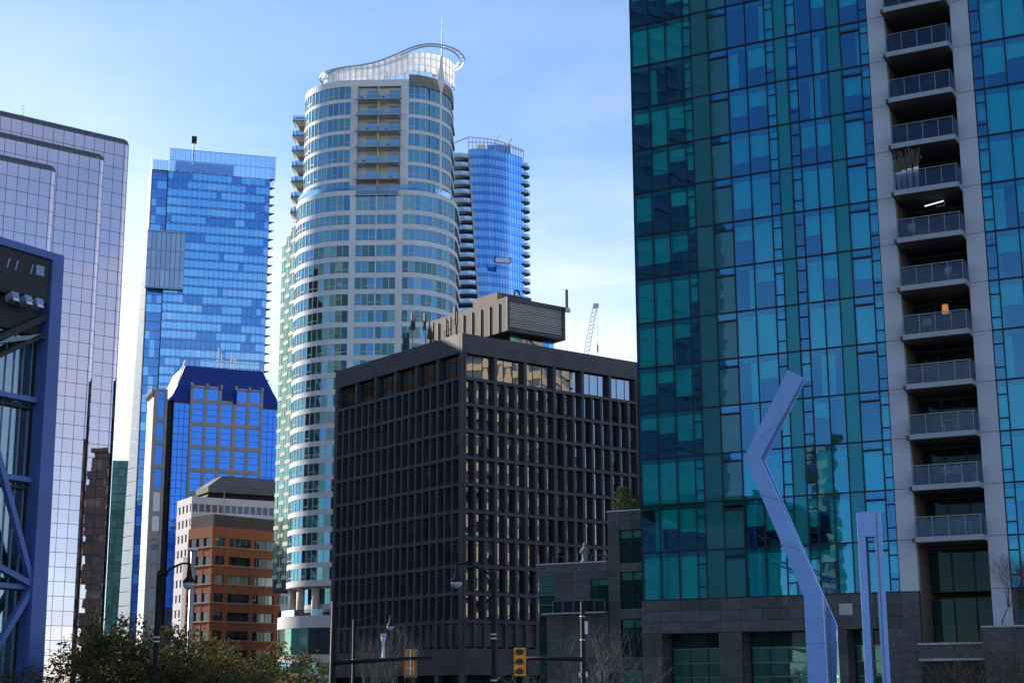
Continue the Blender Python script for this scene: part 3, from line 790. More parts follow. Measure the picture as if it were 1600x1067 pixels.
    a = MB(); pts = [(X0 + 5.3 + .55 * math.cos(th), Y0 + 4.3, Z1 + 1.9 + .75 * math.sin(th)) for th in [math.pi * i / 10 for i in range(11)]]
    a.tube([(X0 + 5.85, Y0 + 4.3, Z1 - .1)] + pts + [(X0 + 4.75, Y0 + 4.3, Z1 + 1.5)], .16, 7).build('vent_pipe', 'antenna', h, smooth=True)
    for x in (8.2, 8.8, 9.4): block('guard_post', h, 'antenna', X0 + x, X0 + x + .06, Y0 + 3, Y0 + 3.06, Z1 - .1, Z1 + .9)
    block('guard_rail', h, 'antenna', X0 + 8.2, X0 + 9.46, Y0 + 3, Y0 + 3.06, Z1 + .9, Z1 + .96)
    block('panel_antenna', h, 'antenna', X1 - .12, X1 + .28, Y0 - .7, Y0 - .45, Z1 - .8, Z1 + 2.6)
    d = MB().lathe([(.02, .0), (.42, .06), (.45, .12), (.45, .14), (.02, .1)], 0, 0, 16).build('dish', 'dish', h, smooth=True)
    d.location = (X1 + .1, Y0 - .75, Z1 - .55); d.rotation_euler = (R(80), 0, R(-10))
    # mobile-phone masts along the left parapet
    for i in range(9):
        y = 4.5 + i * 1.75
        m = empty('phone_mast', to_world(t, (2.2 + .5 * (i % 3), y, 52.3)), 38, ['black mobile antenna mast on the office roof, nearest the front corner', 'second black antenna mast from the roof corner', 'third black antenna mast from the roof corner',
              'fourth black antenna mast from the roof corner', 'fifth black antenna mast from the roof corner', 'tall black antenna mast, sixth from the roof corner', 'tall black antenna mast, seventh from the roof corner',
              'eighth black antenna mast from the roof corner', 'black antenna mast farthest from the roof corner'][i], 'antenna', 'antenna masts on the black roof')
        hh = (5.6, 4.6, 4.8, 4.4, 4.9, 6.6, 6.8, 4.3, 4.6)[i]
        MB().tube([(0, 0, 0), (0, 0, hh)], .07, 6).build('pole', 'antenna', m)
        block('panel', m, 'antenna', -.3, -.08, -.16, .16, hh - 2.3, hh + .2)
        if i % 2 == 0: block('panel', m, 'antenna', .1, .3, -.15, .15, hh - 2.2, hh - .4)
        MB().tube([(0, 0, hh - 1.2), (-.7, -.3, hh - 2.0), (-.6, -.4, hh - 3.0)], .05, 5).build('bracket', 'antenna', m)
        block('radio_box', m, 'antenna', -.2, .25, -.35, -.1, 1.2, 2.0)
    m = empty('flag_mast', to_world(t, (6.5, 10.5, 52.3)), 0, 'thin pale pole above the black roof in front of the curved tower', 'mast')
    MB().tube([(0, 0, 0), (0, 0, 14.0)], [.1, .05], 6).build('pole', 'brick_trim', m)
black_block()

# ------------------------------------------------------------------ curved apartment tower
def curved_tower():
    t = empty('curved_apartment_tower', (-30.7, 277, 0), -1.5, 'pale curved apartment tower with sweeping white roof crown', 'tower')
    def plan(inset):
        i = inset
        L = [(-11.0 + i, 30, -1, 0), (-11.0 + i, 11.5, -1, 0)]
        a = arc(.6, 11.0, 11.6 - i, 11.0 - i, 180, 270, 26)
        b = arc(10.5, 10.5, 9.55 - i, 10.5 - i, 270, 360, 24)
        return Path(L[:1] + a + b + [(20.05 - i, 20, 1, 0)])
    P0, P1 = plan(0.0), plan(1.15)
    frames = MB()
    def window_row(path, z0, z1, stops, kinds, frame_h, transom, tag, lst, wd=1.18):
        """panes between consecutive solid stops (t0,t1)"""
        for (a, b) in stops:
            n = max(1, round((b - a) / wd))
            for i in range(n):
                ta, tb = a + (b - a) * i / n, a + (b - a) * (i + 1) / n
                x, y, nx, ny = path.at((ta + tb) / 2)
                rz = math.degrees(math.atan2(nx, -ny))
                mat = kinds(x, (z0 + z1) / 2)
                w = (tb - ta)
                lst.append((x - nx * .10, y - ny * .10, (z0 + z1) / 2, w - .06, .05, z1 - z0, rz, mat))
                x2, y2, nx2, ny2 = path.at(ta)
                frames.mat('cv_frame').cbox(x2 - nx2 * .05, y2 - ny2 * .05, (z0 + z1) / 2, .09, .12, z1 - z0, math.degrees(math.atan2(nx2, -ny2)))
                if random.random() < transom:
                    frames.mat('cv_frame').cbox(x - nx * .05, y - ny * .05, z0 + (z1 - z0) * .3, w, .1, .09, rz)
    def kinds(x, z):
        r = random.random()
        if x < -6.5: return 'cv_g2' if r < .6 else 'cv_g1'
        if z < 86: return 'cv_g4' if r < .50 else ('cv_g2' if r < .64 else ('cv_g3' if r < .84 else 'cv_g1'))
        return 'cv_g1' if r < .5 else ('cv_g3' if r < .78 else 'cv_g2')
    # ---- lower shaft: 24 storeys
    tot = P0.s[-1]
    tl = lambda x, P: P.near_x(x, 17, P.s[-1] - 17)
    p_a0, p_a1 = tl(.66, P0), tl(1.8, P0); p_b, p_c0, p_c1 = tl(5.55, P0), tl(9.3, P0), tl(10.5, P0)
    p_d0, p_d1 = tl(17.55, P0), tl(18.05, P0)
    panes = []
    tops = [77.46 + 3.1 * k for k in range(-16, 7)]
    stops = [(1.0, 8.0), (8.6, 14.5), (15.0, p_a0), (p_a1, p_b - .1), (p_b + .1, p_c0), (p_c1, p_d0), (p_d1, tot - 12)]
    for zt in tops:
        z0 = zt - 2.18
        if zt > 95: z0, zt = 93.5, 96.4
        window_row(P0, z0, zt, stops, kinds, 0, .38, 'low', panes)
        MB().strip(P0.sub(0, tot), -.35, .0, z0 - .93, z0 - .005).build('spandrel_band', 'cv_panel', t)
    MB().strip(P0.sub(0, tot), -.35, .0, 96.42, 97.35).build('parapet_band', 'cv_panel', t)
    for a, b in ((8.0, 8.6), (14.5, 15.0), (p_a0, p_a1), (p_b - .1, p_b + .1), (p_c0, p_c1), (p_d0, p_d1)):
        MB().strip(P0.sub(a, b, .4), -.35, .05, 25.2, 97.3).build('pilaster', 'cv_panel', t)
    MB().prism([(x - nx * .3, y - ny * .3) for x, y, nx, ny in P0.sub(0, tot)], 25.3, 97).build('core', 'cv_core', t)
    MB().prism([(x - nx * .02, y - ny * .02) for x, y, nx, ny in P0.sub(0, tot)], 24.6, 25.29).build('overhang', 'cv_panel', t)
    # terrace rail on the set-back
    rl = empty('terrace_rail', (0, 0, 0)); rl.parent = t
    MB().strip(P0.sub(2, tot - 14), -.18, -.15, 97.4, 98.4).build('rail_glass', 'terrace_glass', rl)
    MB().strip(P0.sub(2, tot - 14), -.20, -.12, 98.4, 98.46).build('hand_rail', 'steel', rl)
    # ---- upper shaft: 7 storeys with the balcony bay
    tot1 = P1.s[-1]
    u_a0, u_a1 = tl(.32, P1), tl(1.67, P1); u_c0, u_c1 = tl(9.81, P1), tl(11.27, P1); u_d0, u_d1 = tl(16.9, P1), tl(17.5, P1)
    slabs = [118.5 - 3.16 * i for i in range(8)]
    for i in range(7):
        zt, zb = slabs[i], slabs[i + 1]
        window_row(P1, zb + .62, zt - .12, [(8.5, 13.5), (14.0, u_a0), (u_c1, u_d0), (u_d1, tot1 - 10)], kinds, 0, .5, 'up', panes, 1.15)
        for a, b in ((0, u_a1 + .1), (u_c0 - .1, tot1)):
            MB().strip(P1.sub(a, b), -.3, .0, zb - .10, zb + .61).build('spandrel_band', 'cv_panel', t)
        # balcony
        bx0, bx1 = 1.75, 9.75
        b = empty('balcony', (0, 0, 0)); b.parent = t
        block('slab', b, 'cv_panel', bx0, bx1, .15, 1.9, zb - .1, zb + .1)
        block('slab_lip', b, 'steel', bx0 - .4, bx1 + .4, -.35, .14, zb - .08, zb + .08)
        for j in range(6): block('rail_glass', b, 'terrace_glass', bx0 + .05 + j * 1.325, bx0 + 1.32 + j * 1.325, -.1, -.06, zb + .12, zb + 1.05)
        block('hand_rail', b, 'white_metal', bx0, bx1, -.12, -.04, zb + 1.06, zb + 1.12)
        block('back_wall', b, 'cv_cream', bx0, bx1, 1.8, 1.95, zb + .11, zt - .12)
        for xx in (3.4, 7.6):
            block('door', b, 'cv_g3', xx, xx + 1.9, 1.72, 1.77, zb + .12, zt - .75)
        block('divider', b, 'cv_cream', 5.55, 5.75, .3, 1.79, zb + .11, zt - .12)
        if i % 2 == 0: block('chair_back', b, 'furn_dark', 2.1 + .6 * (i % 3), 2.6 + .6 * (i % 3), .8, 1.2, zb + .12, zb + .9)
        if i % 3 != 1: block('chair_back', b, 'furn_dark', 6.3 + .3 * i, 6.8 + .3 * i, .8, 1.2, zb + .12, zb + .85)
    for a, b in ((13.5, 14.0), (u_a0, u_a1), (u_c0, u_c1), (u_d0, u_d1)):
        MB().strip(P1.sub(a, b, .4), -.6, .04, 96.9, 118.4).build('pilaster', 'cv_panel', t)
    MB().strip(P1.sub(0, u_c1), -.5, .05, 118.42, 119.75).build('roof_band', 'cv_panel', t)
    MB().strip(P1.sub(u_c1 + .02, tot1 - 6), -.6, .10, 118.42, 120.75).build('roof_parapet', 'cv_concrete', t)
    core = [(x - nx * .3, y - ny * .3) for x, y, nx, ny in P1.sub(0, tot1)]
    q = [p for p in core if p[0] < 1.7 and p[1] < 29] 
    poly = [p for p in core if p[0] <= 1.7] + [(1.7, 2.0), (9.8, 2.0)] + [p for p in core if p[0] >= 9.8]
    MB().prism(poly, 97.0, 118.4).build('core', 'cv_core', t)
    MB().prism(core, 118.4, 119.2).build('roof_deck', 'cv_concrete', t)
    hide = lambda s: s[2] < 25 or s[0] > 21 or (s[0] > -3 and s[2] < 60)
    pieces(t, 'window_pane', panes, jitter=.5, hide=hide)
    frames.build('window_frame', None, t, 'stuff')
    # ---- balconies on the sunny left side
    for i in range(14):
        z = slabs[7] + .2 + (i // 2) * 3.16 + (1.58 if i % 2 else 0) - 1.2
        yb = 13.5 if i % 2 else 17.5
        b = empty('side_balcony', (0, 0, 0)); b.parent = t
        MB().hexa([(-11.6, yb - .6, z - .9), (-9.9, yb - .8, z - .9), (-9.9, yb + 2.2, z - .9), (-11.6, yb + 2.0, z - .9), (-12.5, yb - 1.3, z), (-9.9, yb - 1.3, z), (-9.9, yb + 2.6, z), (-12.5, yb + 2.6, z)]).build('balcony_base', 'cv_cream', b)
        block('balcony_lip', b, 'cv_concrete', -12.6, -9.9, yb - 1.4, yb + 2.7, z + .005, z + .16)
        block('rail_glass', b, 'terrace_glass', -12.5, -12.46, yb - 1.3, yb + 2.6, z + .18, z + 1.15); block('rail_glass', b, 'terrace_glass', -12.45, -10.1, yb - 1.3, yb - 1.26, z + .18, z + 1.15)
    for i in range(4): block('sun_blade', t, 'steel', -12.2 + .7 * (i % 2), -9.6, 13 + i * 2.2, 13.5 + i * 2.2, 116.8 - .5 * (i // 2) * 2, 117.0 - .5 * (i // 2) * 2)
    # ---- stepped glazed bays on the left flank
    for j, (w_, x1, y0, ztop) in enumerate(((3.4, -10.95, 13.0, 95.0), (2.1, -12.95, 16.0, 93.6), (2.1, -14.15, 17.9, 92.2))):
        b = empty('flank_bay', (x1, y0, 0), -55); b.parent = t
        block('bay_core', b, 'cv_core', -w_ + .2, 0, .2, 5, 24.6, ztop - .3)
        nst = int((ztop - 25) / 3.1)
        for k in range(nst):
            z = ztop - 3.1 * (k + 1)
            block('bay_sill', b, 'cv_cream', -w_, 0, 0, 5, z, z + .75)
            block('bay_pane', b, 'cv_green', -w_ + .06, -.06, .08, .13, z + .78, z + 3.07)
            block('bay_pane', b, 'cv_green', -w_ + .08, -w_ + .13, .15, 5, z + .78, z + 3.07)
            for q in range(1, 3 if j == 0 else 2): block('bay_frame', b, 'cv_frame', -w_ + w_ * q / (3 if j == 0 else 2) - .05, -w_ + w_ * q / (3 if j == 0 else 2) + .05, .02, .075, z + .78, z + 3.07)
        block('bay_cap', b, 'cv_cream', -w_, 0, 0, 5, ztop + .005, ztop + .8)
    block('rear_wall', t, 'cv_panel', -9.8, 18.0, 30.02, 30.4, 0, 118)
    # ---- foot: columns, terrace ring and glazed base
    for x, y in ((-7.5, 5.2), (-4.5, 3.0), (-1.0, 1.6), (3, 1.4), (7, 1.4), (11, 1.6), (-10.2, 12)):
        MB().lathe([(.75, 16), (.75, 24.6)], x, y, 14).build('column', 'cv_cream', t, smooth=True)
    P2, P3 = plan(2.6), plan(-1.4)
    fp = []
    window_row(P2, 21.6, 24.3, [(6, P2.s[-1] - 12)], lambda x, z: 'cv_g2' if random.random() < .4 else 'cv_g3', 0, .1, 'f', fp, 1.6)
    MB().strip(P2.sub(0, P2.s[-1]), -.3, 0, 24.31, 24.59).build('spandrel_band', 'cv_panel', t)
    MB().strip(P2.sub(0, P2.s[-1]), -.3, 0.02, 20.2, 21.58).build('spandrel_band', 'cv_panel', t)
    MB().prism([(x - nx * .3, y - ny * .3) for x, y, nx, ny in P2.sub(0, P2.s[-1])], 0, 24.5).build('core', 'cv_core', t)
    MB().strip(P3.sub(0, P3.s[-1]), -.6, .0, 17.3, 19.4).build('base_band', 'cv_panel', t)
    MB().strip(P3.sub(0, P3.s[-1]), -.5, -.05, 11.3, 12.7).build('base_band', 'cv_panel', t)
    MB().strip(P3.sub(0, P3.s[-1]), -.5, -.05, 8.6, 9.6).build('base_band', 'cv_panel', t)
    window_row(P3, 12.75, 17.25, [(6, P3.s[-1] - 12)], lambda x, z: random.choice(('cv_g2', 'cv_green', 'cv_g3', 'cv_core')), 0, 0, 'f', fp, 2.1)
    window_row(P3, 9.65, 11.25, [(6, P3.s[-1] - 12)], lambda x, z: random.choice(('cv_g1', 'cv_g3')), 0, 0, 'f', fp, 2.1)
    window_row(P3, 4.0, 8.5, [(6, P3.s[-1] - 12)], lambda x, z: random.choice(('cv_g3', 'cv_core')), 0, 0, 'f', fp, 2.1)
    MB().prism([(x - nx * .45, y - ny * .45) for x, y, nx, ny in P3.sub(0, P3.s[-1])], 0, 19.0).build('base_core', 'cv_core', t)
    MB().strip(P3.sub(4, P3.s[-1] - 12), -.2, -.17, 19.42, 20.5).build('terrace_rail_glass', 'terrace_glass', t)
    pieces(t, 'base_pane', fp, jitter=.6)
    f2 = frames
    # street number over the entrance
    cu = bpy.data.curves.new('house_number', 'FONT'); cu.body = '101'; cu.size = 1.5; cu.extrude = .05
    cu.materials.append(MT['red'])
    tmp = bpy.data.objects.new('house_number_text', cu); me = bpy.data.meshes.new_from_object(tmp); bpy.data.objects.remove(tmp)
    o = bpy.data.objects.new('house_number', me); o.parent = t; COL.objects.link(o)
    x, y, nx, ny = P3.at(P3.near_x(-7.3, 8, 30)); o.location = (x + nx * .12 - 1.2, y + ny * .12 + .4, 8.55); o.rotation_euler = (R(90), 0, math.atan2(nx, -ny))
    # ---- crown
    cr = empty('roof_crown', (0, 0, 0)); cr.parent = t
    # plan: curls round the left end, runs along the front, loops round the right end
    raw = [(-3.0, 9.0), (-5.3, 8.4), (-6.4, 6.8), (-6.0, 4.6), (-4.2, 3.0), (-1.5, 2.3), (2, 2.0), (5.5, 1.6), (9, .9), (12, .2), (14.5, 0.0), (17.2, .55), (19.4, 1.9), (20.9, 4.0), (21.5, 6.8), (20.9, 9.6), (19.4, 11.9), (17.2, 13.4), (14.8, 13.9)]
    zz = [121.6, 121.8, 122.0, 122.2, 122.5, 122.8, 123.1, 123.7, 124.8, 125.8, 126.3, 126.4, 126.3, 126.2, 126.1, 126.0, 125.9, 125.8, 125.7]
    # smooth with Catmull-Rom
    def cat(p, n=5):
        out = []
        for i in range(len(p) - 1):
            a, b, c, d = p[max(i - 1, 0)], p[i], p[i + 1], p[min(i + 2, len(p) - 1)]
            for k in range(n):
                u = k / n
                out.append(tuple(.5 * (2 * b[j] + (c[j] - a[j]) * u + (2 * a[j] - 5 * b[j] + 4 * c[j] - d[j]) * u * u + (3 * b[j] - a[j] - 3 * c[j] + d[j]) * u ** 3) for j in range(len(b))))
        out.append(p[-1]); return out
    sp = cat([(x, y, z) for (x, y), z in zip(raw, zz)])
    def nrm(i):
        a, b = sp[max(i - 1, 0)], sp[min(i + 1, len(sp) - 1)]
        dx, dy = b[0] - a[0], b[1] - a[1]; l = math.hypot(dx, dy)
        return dy / l, -dx / l
    v = MB(); slats = MB()
    for side, (o0, o1) in enumerate(((0, .12), (-1.0, -.9))):
        for i in range(len(sp) - 1):
            q = []
            for k in (i, i + 1):
                nx, ny = nrm(k); x, y, z = sp[k]
                wdt = max(.15, min(1, (k - 4) / 40 + .25)) if side else 1
                for o in (o0, o1): q.append((x + nx * o * wdt, y + ny * o * wdt, z))
            v.hexa([(q[0][0], q[0][1], q[0][2] - .14), (q[1][0], q[1][1], q[1][2] - .14), (q[3][0], q[3][1], q[3][2] - .14), (q[2][0], q[2][1], q[2][2] - .14)] + [(a[0], a[1], a[2] + .14) for a in (q[0], q[1], q[3], q[2])])
    v.build('rim', 'steel', cr)
    for i in range(0, len(sp), 3):
        nx, ny = nrm(i); x, y, z = sp[i]
        wdt = max(.15, min(1, (i - 4) / 40 + .25))
        c = MB().tube([(x, y, z), (x - nx * wdt, y - ny * wdt, z)], .06, 5).build('rib', 'white_metal', cr)
    # white wall of panels under the rim: along the front, then round the right end on a smaller radius
    wall = cat([(-5.6, 6.8, 119.5, 121.9), (-5.4, 4.8, 119.5, 122.1), (-3.8, 3.4, 119.5, 122.4), (-1.4, 2.6, 119.6, 122.75), (2, 2.3, 119.6, 123.1), (5.5, 1.9, 119.75, 123.65), (9, 1.3, 120.5, 124.6), (11.5, .9, 121.2, 124.9),
                (14.0, .9, 121.2, 125.1), (16.3, 1.7, 120.7, 125.1), (18.2, 3.3, 120.0, 125.0), (19.3, 5.4, 119.7, 124.9), (19.6, 7.4, 119.7, 124.8)], 4)
    acc = [0]
    for a, b in zip(wall, wall[1:]): acc.append(acc[-1] + math.hypot(b[0] - a[0], b[1] - a[1]))
    def wat(s):
        for i in range(len(acc) - 1):
            if s <= acc[i + 1]:
                k = (s - acc[i]) / (acc[i + 1] - acc[i]); return [wall[i][j] + (wall[i + 1][j] - wall[i][j]) * k for j in range(4)]
        return list(wall[-1])
    n = 28; mul = MB()
    for i in range(n):
        A, B = wat(acc[-1] * i / n + .08), wat(acc[-1] * (i + 1) / n - .08)
        dx, dy = B[0] - A[0], B[1] - A[1]; l = math.hypot(dx, dy); nx, ny = dy / l * .05, -dx / l * .05
        for j in range(3):
            f0, f1 = (0, .34, .70)[j] + .022, (.34, .70, 1)[j] - .022
            za0, za1, zb0, zb1 = A[2] + (A[3] - A[2]) * f0, A[2] + (A[3] - A[2]) * f1, B[2] + (B[3] - B[2]) * f0, B[2] + (B[3] - B[2]) * f1
            MB().hexa([(A[0] - nx, A[1] - ny, za0), (B[0] - nx, B[1] - ny, zb0), (B[0] + nx, B[1] + ny, zb0), (A[0] + nx, A[1] + ny, za0), (A[0] - nx, A[1] - ny, za1), (B[0] - nx, B[1] - ny, zb1), (B[0] + nx, B[1] + ny, zb1), (A[0] + nx, A[1] + ny, za1)]).build('crown_panel', 'cv_white', cr)
        A = wat(acc[-1] * i / n)
        MB().tube([(A[0], A[1] + .2, A[2] - .1), (A[0], A[1] + .2, A[3] + .1)], .07, 5).build('post', 'steel', cr)
    for x, y in ((5.6, 3.0), (8.5, 3.0), (10.3, 2.6), (13, 2.4), (15.8, 3.0), (17.6, 4.6)):
        MB().tube([(x, y, 119.2), (x + .2, y - .6, 122.3)], .09, 6).build('strut', 'steel', cr)
        MB().tube([(x - 1.3, y + .2, 119.2), (x + .1, y - .4, 122.0)], .07, 6).build('strut', 'steel', cr)
    # spear-shaped fin and mast at the right corner
    fx, fy = 17.4, 2.6
    MB().slabxz([(fx - .16, 97.5), (fx + .16, 97.5), (fx + .16, 117.4), (fx + .72, 119.6), (fx + .5, 120.8), (fx + .12, 124.6), (fx - .12, 124.6), (fx - .5, 120.8), (fx - .72, 119.6), (fx - .16, 117.4)], fy - .9, fy - .55).build('corner_fin', 'white_metal', t)
    MB().tube([(fx + .1, fy - .4, 119), (fx + .1, fy - .4, 127), (fx + .1, fy - .4, 133.0)], [.2, .13, .05], 8).build('mast', 'white_metal', t)
curved_tower()

# ------------------------------------------------------------------ blue glass tower (left, far)
def blue_tower():
    t = empty('blue_glass_tower', (-135.26, 585, 0), 16, 'bright blue glass office tower with a projecting grey glass box', 'tower')
    W, D, ST = 40.0, 34.0, 3.575
    panes, br, mul = [], MB(), MB()
    n = 21
    z = 208.0
    k = 0
    while z > 12:
        lo = z - ST
        patch = {}
        for i in range(n):
            a, b = W * i / n, W * (i + 1) / n
            if 160 < (z + lo) / 2 < 183 and b < 7.7: continue
            if i % 4 == 0 or random.random() < .25: tone = random.random()
            m = 'bl_a' if tone < .66 else ('bl_b' if tone < .82 else 'bl_c')
            if (z + lo) / 2 < 110 and a > 4: continue       # behind the navy block
            panes.append(pc(a + .05, b - .05, 0, .12, lo + .75, z - .08, m)); panes.append(pc(a + .05, b - .05, 0, .12, lo + .08, lo + .68, 'bl_b'))
        block('floor_line', t, 'bl_mullion', (7.7 if 160 < z < 183 else 0), W, -.12, .1, z - .08, z + .08)
        if z > 100:
            for i in range(0, n, 2):
                x = W * (i + .5) / n
                if not (160 < z < 186 and x < 10): br.box(x - .22, x + .22, -.55, -.13, z - .22, z + .22)
            f = MB().hexa([(W + .02, -.3, z - .1), (W + 2.0, -.1, z - .1), (W + .4, 3, z - .1), (W + .02, 3, z - .1), (W + .02, -.3, z + .22), (W + 2.0, -.1, z + .22), (W + .4, 3, z + .22), (W + .02, 3, z + .22)]).build('edge_fin', 'bl_mullion', t)
        # recessed strip on the left
        if not 160 < (z + lo) / 2 < 183:
            for x in (-5.9, -4.0, -2.1): panes.append(pc(x, x + 1.85, 2.0, 2.1, lo + .1, z - .1, 'bl_b' if random.random() < .7 else 'bl_a'))
            if k % 3 == 0: block('strip_ledge', t, 'bl_steel', -6.1, -.1, 1.6, 2.0, z - .15, z + .15)
        z -= ST; k += 1
    pieces(t, 'glass_pane', panes, jitter=.3, hide=lambda s: s[2] < 135 and s[0] > 3)
    br.build('bracket', 'bl_white', t, 'stuff')
    for i in range(n + 1):
        x = W * i / n
        block('mullion', t, 'bl_mullion', x - .05, x + .05, -.06, .1, 12 if i < 3 else 110, 159 if i < 5 else 208)
        if i < 5: block('mullion', t, 'bl_mullion', x - .05, x + .05, -.06, .1, 186, 208)
    block('core', t, 'bl_core', .1, W - .5, .5, D, 0, 207); block('core', t, 'bl_core', -6.2, .1, 2.3, D, 0, 209)
    # projecting box
    b = empty('glass_box', (0, 0, 0)); b.parent = t
    block('box_core', b, 'bl_mullion', -6.9, 7.5, -1.2, 2.2, 160.3, 182.5)
    for r_ in range(3):
        for i in range(8):
            block('box_pane', b, 'bl_grey', -6.9 + i * 1.83, -5.27 + i * 1.83, -1.5, -1.3, 160.3 + r_ * 7.45, 167.3 + r_ * 7.45)
        block('box_line', b, 'bl_steel', -7.0, 7.6, -1.56, -1.2, 159.7 + r_ * 7.45, 160.2 + r_ * 7.45)
    block('box_line', b, 'bl_steel', -7.0, 7.6, -1.56, -1.2, 182.4, 182.9)
    # roof screen and plant
    s = empty('roof_screen', (0, 0, 0)); s.parent = t
    for i in range(21):
        x = .3 + i * 1.98
        for z0, z1 in ((208.2, 212.6), (212.8, 217.3)): block('screen_pane', s, 'bl_screen', x + .06, x + 1.92, -.1, 0, z0, z1)
        block('screen_post', s, 'bl_steel', x - .06, x + .06, -.12, .05, 208, 217.4)
    for zz in (212.7, 217.4): block('screen_rail', s, 'bl_steel', .2, W + 2, -.14, .06, zz - .1, zz + .1)
    for i in range(7): block('screen_pane', s, 'bl_screen', W + 1.9, W + 2.0, .2 + i * 2, 2.1 + i * 2, 208.2, 217.3)
    block('plant_room', t, 'bl_b', 3, 26, 6, 24, 207.1, 214.5); block('plant_room', t, 'bl_b', 8, 17, 4, 5.9, 207.1, 213.0)
    for i in range(5): block('strip_screen', s, 'bl_screen', -5.9 + i * 1.2, -4.75 + i * 1.2, 2.0, 2.1, 209, 213)
    MB().tube([(9.5, 3, 208), (9.5, 3, 221.5)], .35, 8).build('flue', 'bl_white', t); block('flue_cap', t, 'nv_dark', 8.6, 10.6, 2.2, 3.8, 221.5, 224.2)
    # tapering sail of pale glass on the left edge
    sail = [(-6.5, 2.0, 214.0, .3), (-6.5, 2.0, 150, 2.3), (-6.5, 2.0, 90, 3.3), (-6.5, 2.0, 8, 4.2)]
    zs_ = [214 - i * 5.15 for i in range(41)]
    for i in range(40):
        w0, w1 = [.25 + 4.0 * ((214 - q) / 206) ** .75 for q in (zs_[i], zs_[i + 1])]
        zt_, zb_ = zs_[i] - .12, zs_[i + 1] + .12
        MB().hexa([(-6.5, 2.0, zb_), (-6.3, 2.1, zb_), (-6.3 - w1, 2.1 + w1 * 2.2, zb_), (-6.5 - w1, 2.0 + w1 * 2.2, zb_), (-6.5, 2.0, zt_), (-6.3, 2.1, zt_), (-6.3 - w0, 2.1 + w0 * 2.2, zt_), (-6.5 - w0, 2.0 + w0 * 2.2, zt_)]).build('sail_pane', 'bl_sail', t)
blue_tower()

